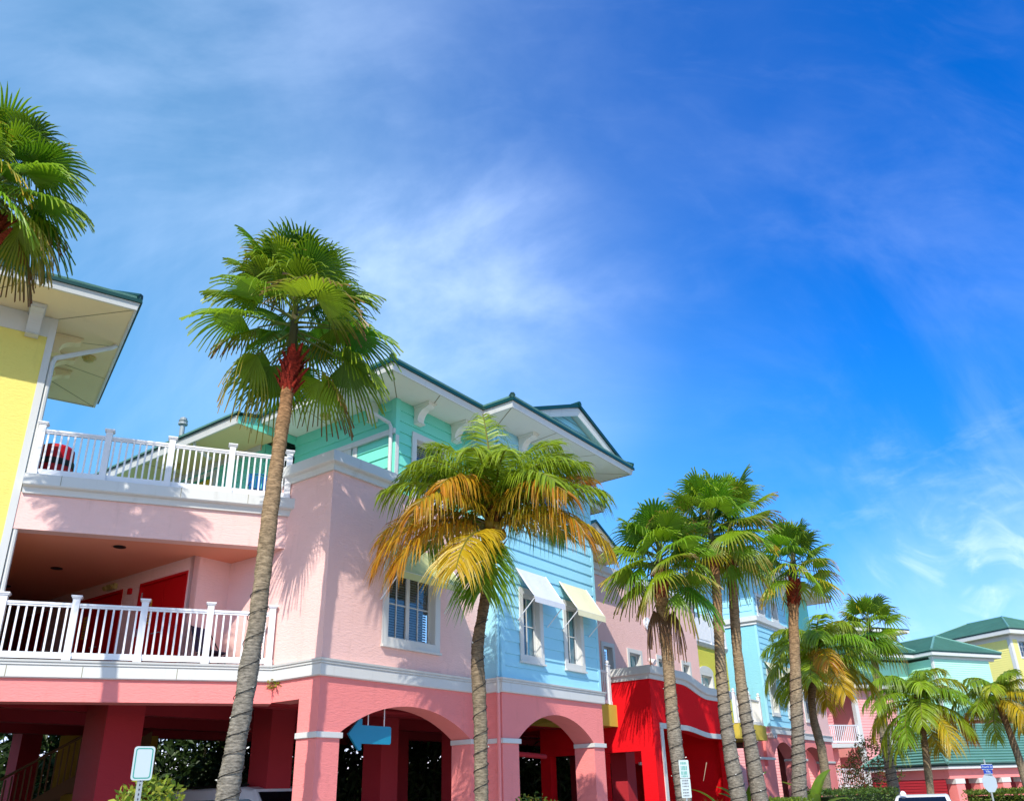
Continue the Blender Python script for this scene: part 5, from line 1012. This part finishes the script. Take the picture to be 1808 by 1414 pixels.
def hedge(label, Pa, Pb, wd, h_, n, size, seed, cols=SHR):
    random.seed(seed); t = thing('hedge', label, 'hedge', (Pa[0], Pa[1], 0)); mb = MB(); d = (Pb-Pa); d[2] = 0; L_ = d.length; d.normalize(); s = nrm(d); pts = []
    for k in range(n):
        u_, f_ = rv(0, L_), random.random(); bump_ = 0.16*mnoise.noise(Vector((u_*0.9, seed, 0)))
        if f_ < 0.45: q = Pa+d*u_+s*rv(-wd/2, wd/2); z_ = h_+bump_+rv(-0.10, 0.06)
        else: q = Pa+d*u_+s*(wd/2*random.choice((-1, 1))+rv(-0.08, 0.06)); z_ = rv(0.05, h_+bump_)
        pts.append(Vector((q[0], q[1], z_)))
    leaf_cloud(mb, pts, size, cols); mb.build('foliage', LEAF2, t)
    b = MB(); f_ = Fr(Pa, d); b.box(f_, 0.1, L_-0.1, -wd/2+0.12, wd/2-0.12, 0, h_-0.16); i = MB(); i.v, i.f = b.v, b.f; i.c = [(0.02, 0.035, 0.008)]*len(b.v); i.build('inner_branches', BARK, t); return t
hedge('clipped green hedge between the coral arches and the white car', at_dist(1440, 1400, 36), at_dist(1560, 1400, 44), 1.4, 1.72, 5200, 0.13, 5, [(0.04, 0.10, 0.012), (0.06, 0.12, 0.012), (0.09, 0.15, 0.015), (0.03, 0.07, 0.01)])
hedge('clipped hedge in front of the pavilion behind the blue street sign', at_dist(1722, 1400, 44), at_dist(1850, 1400, 42), 1.6, 1.52, 5200, 0.14, 6, [(0.10, 0.16, 0.012), (0.07, 0.13, 0.012), (0.14, 0.18, 0.015)])
hedge('low bright hedge under the coral arch beside the stair railing', at_dist(1345, 1412, 30), at_dist(1410, 1412, 33), 1.0, 1.55, 2600, 0.11, 7, [(0.12, 0.20, 0.012), (0.17, 0.24, 0.015), (0.08, 0.15, 0.012)])
def banana(label, P, leaves, seed):
    random.seed(seed); t = thing('banana_plant', label, 'plant', (P[0], P[1], 0), 'banana plants between the palms')
    b = MB(); b.tube([Vector((P[0], P[1], 0)), Vector((P[0], P[1], 1.2))], [0.10, 0.07], 8); b.c += [(0.12, 0.15, 0.04)]*len(b.v); b.build('stem', LEAF2, t)
    for (az, e0, L_, W_, z0) in leaves:
        mb = MB(); h_ = Vector((math.cos(az), math.sin(az), 0)); s = Vector((-math.sin(az), math.cos(az), 0)); pos = Vector((P[0], P[1], z0)); n_ = 16; e = e0
        c = lerp3((0.08, 0.17, 0.012), (0.17, 0.28, 0.015), random.random())
        for k in range(n_+1):
            f_ = k/n_; w_ = W_*math.sin(math.pi*min(1, f_*0.92+0.06))**0.6*0.5; d = h_*math.cos(e)+Z*math.sin(e); up = s.cross(d); up = up if up[2] > 0 else -up
            for q in (-1, -0.5, 0, 0.5, 1): mb.v.append(pos+s*w_*q+up*abs(q)*w_*0.28+d*rv(-0.03, 0.03)*abs(q)); mb.c.append(tuple(x*(1.25 if q == 0 else rv(0.85, 1.1)) for x in c))
            pos = pos+d*L_/n_; e -= 0.045+0.05*f_
        for k in range(n_):
            for q in range(4): i = k*5+q; mb.f.append((i, i+1, i+6, i+5))
        mb.build('leaf', LEAF2, t, smooth=True)
banana('banana plant with tall bright paddle leaf between the pair of palms', at_dist(1318, 1412, 29.5), [(0.2, 1.5, 1.75, 0.55, 1.0), (2.6, 1.2, 1.3, 0.4, 1.0), (3.4, 1.3, 1.6, 0.4, 0.9), (5.0, 0.8, 1.2, 0.4, 1.0), (1.4, 0.9, 1.2, 0.35, 1.0)], 3)
banana('banana plant with dark paddle leaves beside the straight palm', at_dist(1438, 1412, 34.5), [(0.4, 1.45, 1.9, 0.6, 1.0), (2.9, 1.25, 1.7, 0.5, 1.0), (1.8, 0.9, 1.4, 0.45, 1.0), (4.4, 1.0, 1.4, 0.45, 1.0), (5.6, 0.9, 1.5, 0.45, 0.9)], 4)
banana('banana plant with dark narrow leaf against the red entrance', at_dist(1285, 1412, 27.5), [(2.9, 1.25, 1.6, 0.36, 0.9), (3.6, 0.9, 1.3, 0.32, 0.9), (1.0, 1.0, 1.0, 0.3, 0.9), (5.2, 0.8, 1.1, 0.35, 0.9)], 8)
random.seed(9); t = thing('spiky_plant', 'tuft of thin spiky green leaves at the foot of the red entrance', 'plant', at_dist(1255, 1414, 25)); mb = MB()
for k in range(120):
    a = rv(0, 6.28); q = Vector(ORG[t.name]); q[2] = 1.0; L_ = rv(0.5, 1.0); e = rv(0.5, 1.4); s = Vector((-math.sin(a), math.cos(a), 0))*0.018; h_ = Vector((math.cos(a), math.sin(a), 0)); i = len(mb.v)
    m_ = q+h_*L_*0.5*math.cos(e)+Z*L_*0.6*math.sin(e); en = q+h_*L_*math.cos(e)*1.2+Z*(L_*0.85*math.sin(e)); mb.v += [q-s, q+s, m_+s, m_-s, en]; c = random.choice(SHR); mb.c += [c]*5; mb.f += [(i, i+1, i+2, i+3), (i+3, i+2, i+4)]
mb.build('leaves', LEAF2, t)
b = MB(); b.tube([Vector(ORG[t.name])+Z*1.0, at_dist(1242, 1378, 25)], [0.015, 0.008], 5); b.c += [(0.4, 0.3, 0.2)]*len(b.v); b.build('flower_stalk', LEAF2, t)
# tree thicket behind the arcades and a leafy garden tree
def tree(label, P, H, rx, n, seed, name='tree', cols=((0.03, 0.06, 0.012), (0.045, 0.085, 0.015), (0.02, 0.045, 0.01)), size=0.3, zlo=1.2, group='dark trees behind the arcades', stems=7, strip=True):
    random.seed(seed); t = thing(name, label, 'tree', (P[0], P[1], 0), group)
    b = MB()
    for k in range(stems):
        a = rv(0, 6.28); r = rx*rv(0, 0.55); x0, y0 = P[0]+math.cos(a)*r, P[1]+math.sin(a)*r
        b.tube([Vector((x0, y0, 0)), Vector((x0+rv(-0.15, 0.15), y0+rv(-0.15, 0.15), H*0.5)), Vector((x0+rv(-0.5, 0.5), y0+rv(-0.5, 0.5), H*0.95))], [0.07, 0.05, 0.015], 6)
    b.c += [(0.07, 0.055, 0.035)]*len(b.v); b.build('trunk', BARK, t)
    mb = MB(); pts = []
    for k in range(n):
        a = rv(0, 6.28); f_ = random.random(); z_ = zlo+(H-zlo)*f_; r = rx*math.sqrt(random.random())*(0.55+0.6*math.sin(math.pi*min(1, f_*0.8+0.15)))
        q = Vector((P[0]+math.cos(a)*r, P[1]+math.sin(a)*r, z_))
        if mnoise.noise(q*0.9+Vector((seed*3.1, 0, 0))) > -0.27: pts.append(q)
    leaf_cloud(mb, pts, size, cols, up=-0.5, stretch=1.5); mb.build('crown', LEAF2, t); return t
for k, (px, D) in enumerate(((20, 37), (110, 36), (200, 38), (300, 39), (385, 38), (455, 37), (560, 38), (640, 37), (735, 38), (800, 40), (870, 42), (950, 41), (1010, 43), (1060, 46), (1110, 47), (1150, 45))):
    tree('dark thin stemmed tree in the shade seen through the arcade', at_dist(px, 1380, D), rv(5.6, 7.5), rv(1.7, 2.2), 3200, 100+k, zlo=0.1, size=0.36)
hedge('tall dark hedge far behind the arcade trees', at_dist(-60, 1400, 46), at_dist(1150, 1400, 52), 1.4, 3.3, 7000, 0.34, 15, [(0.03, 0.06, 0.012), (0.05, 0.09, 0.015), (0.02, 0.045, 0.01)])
shrub('feathery green shrub beside the clapboard house corner post', at_dist(1548, 1390, 56), 1.5, 1.9, 0.8, 1700, 0.22, [(0.05, 0.10, 0.015), (0.08, 0.13, 0.02), (0.12, 0.13, 0.02), (0.30, 0.07, 0.02)], 12)
shrub('vine like shrub climbing in front of the lower clapboard balcony', at_dist(1492, 1395, 57), 1.5, 1.3, 0.6, 700, 0.2, [(0.10, 0.14, 0.02), (0.16, 0.18, 0.03), (0.35, 0.10, 0.03)], 13)

random.seed(21); wp = WL.p(0.12, 0.03, 4.33); t = thing('weed', 'small yellow green weed sprouting under the white band beside the leaning palm', 'weed', wp); mb = MB()
leaf_cloud(mb, [wp+Vector((rv(-0.14, 0.14), rv(-0.1, 0.05), rv(-0.10, 0.06))) for k in range(60)], 0.10, [(0.25, 0.25, 0.02), (0.16, 0.22, 0.015), (0.3, 0.2, 0.03)], up=-0.2); mb.build('foliage', LEAF2, t)
b = MB(); b.tube([wp, wp-Z*0.1+WL.n*0.05, wp-Z*0.13+WL.n*0.12], [0.006, 0.005, 0.003], 5); b.c += [(0.15, 0.15, 0.03)]*len(b.v); b.build('stem', BARK, t)
# ================================================================== signs
def post_at(P, z0, z1, r, parent, mat='steel', name='post'):
    b = MB(); b.tube([Vector((P[0], P[1], z0)), Vector((P[0], P[1], z1))], r, 8); return b.build(name, T[mat], parent)
def text(body, size, fr, u, o, z, mat, parent, align='CENTER', name='lettering'):
    cu = bpy.data.curves.new(name, 'FONT'); cu.body = body; cu.size = size; cu.align_x = align; cu.align_y = 'CENTER'; cu.extrude = 0.002
    ob = bpy.data.objects.new(name, cu); col.objects.link(ob); q = fr.p(u, o, z)-Vector(ORG[parent.name])
    ob.matrix_world = Matrix(((fr.d[0], 0, fr.n[0], q[0]), (fr.d[1], 0, fr.n[1], q[1]), (0, 1, 0, q[2]), (0, 0, 0, 1)))
    mw = ob.matrix_world.copy(); bpy.context.view_layer.update()
    me = bpy.data.meshes.new_from_object(ob.evaluated_get(bpy.context.evaluated_depsgraph_get())); me.transform(mw); me.materials.clear(); me.materials.append(T[mat]); bpy.data.objects.remove(ob)
    ob = bpy.data.objects.new(name, me); col.objects.link(ob); ob.parent = parent; return ob
def rrect(u0, u1, z0, z1, r, n=5):
    out = []
    for cx_, cz_, a0 in ((u1-r, z1-r, 0), (u0+r, z1-r, 90), (u0+r, z0+r, 180), (u1-r, z0+r, 270)):
        for k in range(n+1): a = R(a0+90*k/n); out.append((cx_+r*math.cos(a), cz_+r*math.sin(a)))
    return out
# blank parking sign
D_ = 11.0; P = at_dist(245, 1400, D_); SF_ = Fr(P, haz(52))
z1_ = at_dist(250, 1317, D_)[2]; z0_ = at_dist(247, 1377, D_)[2]; hw = (z1_-z0_)*0.31
s_ = thing('sign', 'blank white sign with thin green border on a perforated steel post', 'sign', (P[0], P[1], 0))
b = MB(); b.prism(SF_, rrect(-hw, hw, z0_, z1_, 0.035), 0.0, 0.006); pnl = b.build('panel', T['signw'], s_)
b = MB(); o1_, o2_ = rrect(-hw+0.018, hw-0.018, z0_+0.018, z1_-0.018, 0.03), rrect(-hw+0.030, hw-0.030, z0_+0.030, z1_-0.030, 0.022)
for i in range(len(o1_)): j = (i+1) % len(o1_); b.quad(SF_.p(o1_[i][0], 0.0075, o1_[i][1]), SF_.p(o1_[j][0], 0.0075, o1_[j][1]), SF_.p(o2_[j][0], 0.0075, o2_[j][1]), SF_.p(o2_[i][0], 0.0075, o2_[i][1]))
b.build('border', T['signg'], pnl)
b = MB(); b.box(SF_, -0.028, -0.008, -0.045, -0.004, 0, z1_-0.05); b.box(SF_, 0.008, 0.028, -0.045, -0.004, 0, z1_-0.05); b.box(SF_, -0.0079, 0.0079, -0.045, -0.03, 0, z1_-0.05)
for k in range(int((z1_-0.1)/0.05)): b.box(SF_, -0.0079, 0.0079, -0.0299, -0.006, 0.05*k, 0.05*k+0.026)
b.build('post', T['steel'], s_)
# hanging arrow
AF = Fr(m2(0, -0.28), X); az0, az1 = 3.02, 3.38
def au(x): return AF.pick(x, 1297)[0]
ua_, ub_, uc_ = AF.pick(614, 1293)[0], AF.pick(632, 1293)[0], AF.pick(689, 1297)[0]
zt_, zb_ = AF.pick(660, 1281)[1], AF.pick(660, 1313)[1]; zc_ = (zt_+zb_)/2; hh_ = (zt_-zb_)/2
ar = thing('arrow_sign', 'blank teal blue arrow sign pointing left, hanging in the large coral arch', 'sign', AF.p((ua_+uc_)/2, 0, zc_))
b = MB(); b.prism(AF, [(ua_, zc_), (ub_+0.02, zc_-hh_*1.75), (ub_+0.09, zc_-hh_*1.7), (ub_+0.09, zc_-hh_), (uc_-0.03, zc_-hh_), (uc_, zc_-hh_+0.03), (uc_, zc_+hh_-0.03), (uc_-0.03, zc_+hh_), (ub_+0.09, zc_+hh_), (ub_+0.09, zc_+hh_*1.7), (ub_+0.02, zc_+hh_*1.75)], -0.025, 0.025); b.build('panel', T['signb'], ar)
for u_ in (ub_+0.28, uc_-0.2):
    b = MB(); b.tube([AF.p(u_, 0, zc_+hh_), AF.p(u_, 0, 4.2)], 0.012, 6); b.build('rod', T['rail'], ar)
# two tier parking sign
D_ = 21.5; P = at_dist(1212, 1400, D_); QF = Fr(P, haz(72)); zz = [at_dist(1207, y, D_)[2] for y in (1341, 1373, 1374, 1408)]
s_ = thing('sign', 'two tier sign, green lettered panel over white lettered panel, in the red entrance', 'sign', (P[0], P[1], 0))
for (za, zb, ink, rows, lab) in ((zz[0], zz[1], 'signg', ((0.82, 0.07, 'P'), (0.55, 0.12, '2 HR'), (0.28, 0.10, 'P'), (0.1, 0.05, '<->')), 'green lettered panel'), (zz[2], zz[3], 'ink', ((0.9, 0.05, 'NO'), (0.75, 0.05, 'PARKING'), (0.6, 0.04, '8 - 5'), (0.42, 0.04, 'MON'), (0.27, 0.045, 'TO FRI'), (0.12, 0.045, 'ONLY')), 'white lettered panel')):
    hw = 0.13; b = MB(); b.prism(QF, rrect(-hw, hw, zb, za, 0.02), 0, 0.006); pn = b.build('panel', T['signw'], s_); pn['label'] = lab
    b = MB()
    for f_, hgt, tx in rows:
        zc_ = zb+(za-zb)*f_; k = 5
        for i in range(k): b.box(QF, -0.085+0.034*i, -0.085+0.034*i+0.026*(0.6+0.4*((i*37+int(f_*100)) % 5)/5), 0.0065, 0.0075, zc_-hgt*0.4, zc_+hgt*0.4)
    b.build('lettering', T[ink], pn)
post_at(P-QF.n*0.02, 0, zz[0]-0.05, 0.022, s_)
# stop sign seen from behind and street name blades
D_ = 39.0; P = at_dist(1752, 1400, D_); OF = Fr(P, haz(72)); zc_ = at_dist(1749, 1381, D_)[2]
s_ = thing('stop_sign', 'grey back of an octagonal road sign under two blue street name blades', 'sign', (P[0], P[1], 0))
b = MB(); b.prism(OF, [(0.37*math.cos(R(22.5+45*k)), zc_+0.37*math.sin(R(22.5+45*k))) for k in range(8)], 0, 0.006); b.build('plate', T['grey'], s_)
post_at(P-OF.n*0.03, 0, zc_+0.85, 0.035, s_)
BFm = Fr(P, haz(80)); 
for (zc2, hw, hh2, tx) in ((at_dist(1745, 1353, D_)[2], 0.25, 0.10, 'Fourth St'), (at_dist(1746, 1361.5, D_)[2], 0.19, 0.095, 'Villa')):
    b = MB(); b.prism(BFm, rrect(-hw, hw, zc2-hh2, zc2+hh2, 0.02), 0.04, 0.05); pn = b.build('street_name_blade', T['sblue'], s_)
    b = MB()
    for (p_, q_) in ((hh2, hh2-0.02), (-hh2+0.02, -hh2)): b.box(BFm, -hw+0.01, hw-0.01, 0.0505, 0.052, zc2+q_, zc2+p_)
    b.build('border', T['signw'], pn); text(tx, 0.115 if len(tx) > 6 else 0.12, BFm, 0, 0.052, zc2, 'signw', pn)

# ================================================================== things on the balconies
D_ = 0
b0 = GA.p(-4.95, -0.75, 8.40); br = thing('barrel', 'red drum with black band behind the roof terrace railing', 'barrel', b0)
b = MB(); b.tube([b0, b0+Z*0.03, b0+Z*0.42, b0+Z*0.46, b0+Z*0.92, b0+Z*0.98], [0.33, 0.35, 0.37, 0.37, 0.35, 0.30], 24); b.build('drum', T['barrel'], br, smooth=False)
b = MB(); b.tube([b0+Z*0.50, b0+Z*0.64], [0.385, 0.382], 24); b.build('band', T['black'], br)
c0 = GA.p(-0.55, -0.9, 8.40); ch = thing('patio_chair', 'blue metal patio chair on the roof terrace by the palm trunk', 'chair', c0); CF = Fr(c0, haz(60))
b = MB(); b.box(CF, -0.28, 0.28, -0.28, 0.28, 0.43+c0[2], 0.46+c0[2]); b.build('seat', T['bluec'], ch)
b = MB()
for k in range(7): b.box(CF, -0.26+0.075*k, -0.26+0.075*k+0.05, -0.30, -0.27, 0.5+c0[2], 0.98+c0[2])
b.build('backrest', T['bluec'], ch)
for sx in (-1, 1):
    b = MB(); b.tube([CF.p(sx*0.3, 0.28, c0[2]), CF.p(sx*0.3, 0.26, c0[2]+0.65), CF.p(sx*0.3, -0.25, c0[2]+0.68), CF.p(sx*0.27, -0.29, c0[2]+1.0), CF.p(0, -0.29, c0[2]+1.04)], 0.018, 6); b.build('arm', T['bluec'], ch)
    for sy in (-1, 1): b = MB(); b.tube([CF.p(sx*0.26, sy*0.26, c0[2]), CF.p(sx*0.26, sy*0.26, c0[2]+0.43)], 0.018, 6); b.build('leg', T['bluec'], ch)
c0 = GA.p(-1.25, -0.9, 4.66); fc = thing('folding_chair', 'navy canvas folding chair behind the gallery railing against the pink wall', 'chair', c0); CF = Fr(c0, haz(20))
b = MB(); b.hexa([CF.p(-0.25, 0.2, c0[2]+0.40), CF.p(0.25, 0.2, c0[2]+0.40), CF.p(0.25, -0.2, c0[2]+0.36), CF.p(-0.25, -0.2, c0[2]+0.36), CF.p(-0.25, 0.2, c0[2]+0.43), CF.p(0.25, 0.2, c0[2]+0.43), CF.p(0.25, -0.2, c0[2]+0.39), CF.p(-0.25, -0.2, c0[2]+0.39)]); b.build('seat', T['navy'], fc)
b = MB(); b.hexa([CF.p(-0.25, -0.2, c0[2]+0.42), CF.p(0.25, -0.2, c0[2]+0.42), CF.p(0.25, -0.23, c0[2]+0.42), CF.p(-0.25, -0.23, c0[2]+0.42), CF.p(-0.25, -0.42, c0[2]+1.0), CF.p(0.25, -0.42, c0[2]+1.0), CF.p(0.25, -0.45, c0[2]+1.0), CF.p(-0.25, -0.45, c0[2]+1.0)]); b.build('backrest', T['navy'], fc)
for sx in (-1, 1):
    b = MB(); b.tube([CF.p(sx*0.27, 0.3, c0[2]), CF.p(sx*0.27, -0.42, c0[2]+1.0)], 0.014, 6); b.build('leg', T['black'], fc); b = MB(); b.tube([CF.p(sx*0.27, -0.3, c0[2]), CF.p(sx*0.27, 0.2, c0[2]+0.42)], 0.014, 6); b.build('leg', T['black'], fc)

# ================================================================== vehicles
def vehicle(name, label, cat, P, d, L_, W_, H_, prof, glass_side, ws, rear, paint_, nose=None):
    """prof: side outline (x 0..1 rear to front, z 0..1); glass_side: quads (x,z); ws/rear: windscreen and rear window lower/upper (x, z)."""
    f_ = Fr(P, d); t = thing(name, label, cat, (P[0], P[1], 0)); hw = W_/2
    def tap(z): return hw*(1.0-0.20*max(0, (z-0.55)/0.45)) if cat != 'van' else hw*(1.0-0.09*max(0, (z-0.5)/0.5))
    secs = [-1, -0.92, 0.92, 1]; ins = [0.035, 0, 0, 0.035]; b = MB(); n_ = len(prof); cx_ = 0.5; cz_ = 0.5; base = 0
    for s_, k in zip(secs, ins):
        for (x, z) in prof: b.v.append(f_.p((x+(cx_-x)*k)*L_, s_*tap(z), 0.22+((z+(cz_-z)*k))*(H_-0.22)))
    for j in range(3):
        for i in range(n_): q = (i+1) % n_; b.f.append((j*n_+i, j*n_+q, (j+1)*n_+q, (j+1)*n_+i))
    b.f.append(tuple(range(n_))[::-1]); b.f.append(tuple(3*n_+i for i in range(n_)))
    body = b.build('body', T[paint_], t, bevel=0.03)
    zz_ = lambda z: 0.22+z*(H_-0.22)
    for s_ in (-1, 1):
        for q in glass_side:
            b = MB(); pts = [f_.p(x*L_, s_*(tap(z)+0.006), zz_(z)) for x, z in q]; inn = [f_.p(x*L_, s_*(tap(z)-0.03), zz_(z)) for x, z in q]; b.face(pts); b.face(inn[::-1])
            for i in range(len(pts)): j = (i+1) % len(pts); b.quad(pts[i], inn[i], inn[j], pts[j])
            b.build('side_window', T['cglass'], t)
    for (lo, hi, nm) in ((ws[0], ws[1], 'windscreen'), (rear[0], rear[1], 'rear_window')):
        b = MB(); dx = 0.01 if nm == 'windscreen' else -0.01; k = 0.86
        b.hexa([f_.p(lo[0]*L_+dx, s*tap(lo[1])*k, zz_(lo[1])) for s in (-1, 1)]+[f_.p(lo[0]*L_-dx*3, s*tap(lo[1])*k, zz_(lo[1])) for s in (1, -1)]+[f_.p(hi[0]*L_+dx, s*tap(hi[1])*k, zz_(hi[1])) for s in (-1, 1)]+[f_.p(hi[0]*L_-dx*3, s*tap(hi[1])*k, zz_(hi[1])) for s in (1, -1)]); b.build(nm, T['cglass'], t)
    for x in (0.19, 0.80):
        for s_ in (-1, 1):
            b = MB(); c = f_.p(x*L_, s_*(hw-0.09), 0.34); b.tube([c-f_.n*0.11, c+f_.n*0.11], 0.34, 24); wh = b.build('wheel', T['tyre'], t); b = MB(); b.tube([c+f_.n*s_*0.105, c+f_.n*s_*0.118], [0.21, 0.19], 18); b.build('rim', T['chrome'], wh)
    for s_ in (-1, 1):
        b = MB(); b.box(f_, L_*0.985, L_*1.004, s_*hw*0.68-0.14, s_*hw*0.68+0.14, 0.62, 0.80); b.build('headlight', T['lampw'], t)
        b = MB(); b.box(f_, -0.012, 0.02, s_*hw*0.82-0.09, s_*hw*0.82+0.09, 0.75, 1.05); b.build('tail_light', T['lampred'], t)
        b = MB(); b.box(f_, L_*0.70, L_*0.73, s_*hw*1.03-0.001 if s_ > 0 else -hw*1.03-0.2, s_*hw*1.03+0.2 if s_ > 0 else -hw*1.03, zz_(0.52), zz_(0.62)); b.build('wing_mirror', T[paint_], t)
    return t
VANP = [(0, 0.05), (0.0, 0.6), (0.03, 0.93), (0.08, 0.985), (0.2, 1.0), (0.66, 1.0), (0.72, 0.97), (0.86, 0.56), (0.985, 0.46), (1.0, 0.1), (0.97, 0.0), (0.03, 0.0)]
VANG = [[(0.07, 0.60), (0.27, 0.60), (0.27, 0.87), (0.09, 0.87)], [(0.30, 0.60), (0.52, 0.60), (0.52, 0.87), (0.30, 0.87)], [(0.585, 0.58), (0.80, 0.58), (0.735, 0.84), (0.70, 0.87), (0.585, 0.87)]]
VF = Fr(m2(2.3, -8.6), -Y)
van = vehicle('van', 'white passenger van parked in the shade of the arcade', 'van', m2(3.2, -8.9), -Y, 5.6, 1.95, 2.40, VANP, VANG, ((0.855, 0.58), (0.735, 0.94)), ((0.003, 0.62), (0.025, 0.9)), 'carw')
b = MB()
for s_ in (-0.7, 0.7): b.tube([Fr(m2(3.2, -8.9), -Y).p(1.0, s_, 2.45), Fr(m2(3.2, -8.9), -Y).p(3.6, s_, 2.45)], 0.025, 6)
b.build('roof_rail', T['black'], van)
SUVP = [(0, 0.08), (0.0, 0.52), (0.03, 0.62), (0.10, 0.92), (0.16, 0.99), (0.30, 1.0), (0.52, 0.985), (0.58, 0.94), (0.74, 0.60), (0.97, 0.50), (1.0, 0.38), (1.0, 0.1), (0.97, 0.0), (0.03, 0.0)]
SUVG = [[(0.12, 0.62), (0.30, 0.62), (0.30, 0.92), (0.17, 0.92)], [(0.32, 0.62), (0.47, 0.62), (0.47, 0.92), (0.32, 0.92)], [(0.49, 0.62), (0.68, 0.62), (0.575, 0.90), (0.49, 0.92)]]
D_ = 31.0; P = at_dist(1627, 1410, D_)
cd_ = haz(25+180)
suv = vehicle('parked_car', 'white car with rounded roof in front of the red clapboard pavilion wall', 'car', (P-cd_*3.2), cd_, 4.6, 1.95, 1.62, SUVP, SUVG, ((0.735, 0.62), (0.59, 0.95)), ((0.035, 0.64), (0.10, 0.9)), 'carw')
q = at_dist(1595, 1405, D_+0.6); q[2] = 1.60; b = MB(); b.tube([q, q+Z*0.05, q+Z*0.12, q+Z*0.15], [0.10, 0.10, 0.07, 0.02], 12); b.build('roof_dome', T['rail'], suv)
P = at_dist(1118, 1412, 27.5); d3 = haz(60)
vehicle('parked_car', 'dark car parked inside the arcade beside the red entrance', 'car', P-d3*2.3, d3, 4.5, 1.85, 1.58, SUVP, SUVG, ((0.735, 0.62), (0.59, 0.95)), ((0.035, 0.64), (0.10, 0.9)), 'carg')
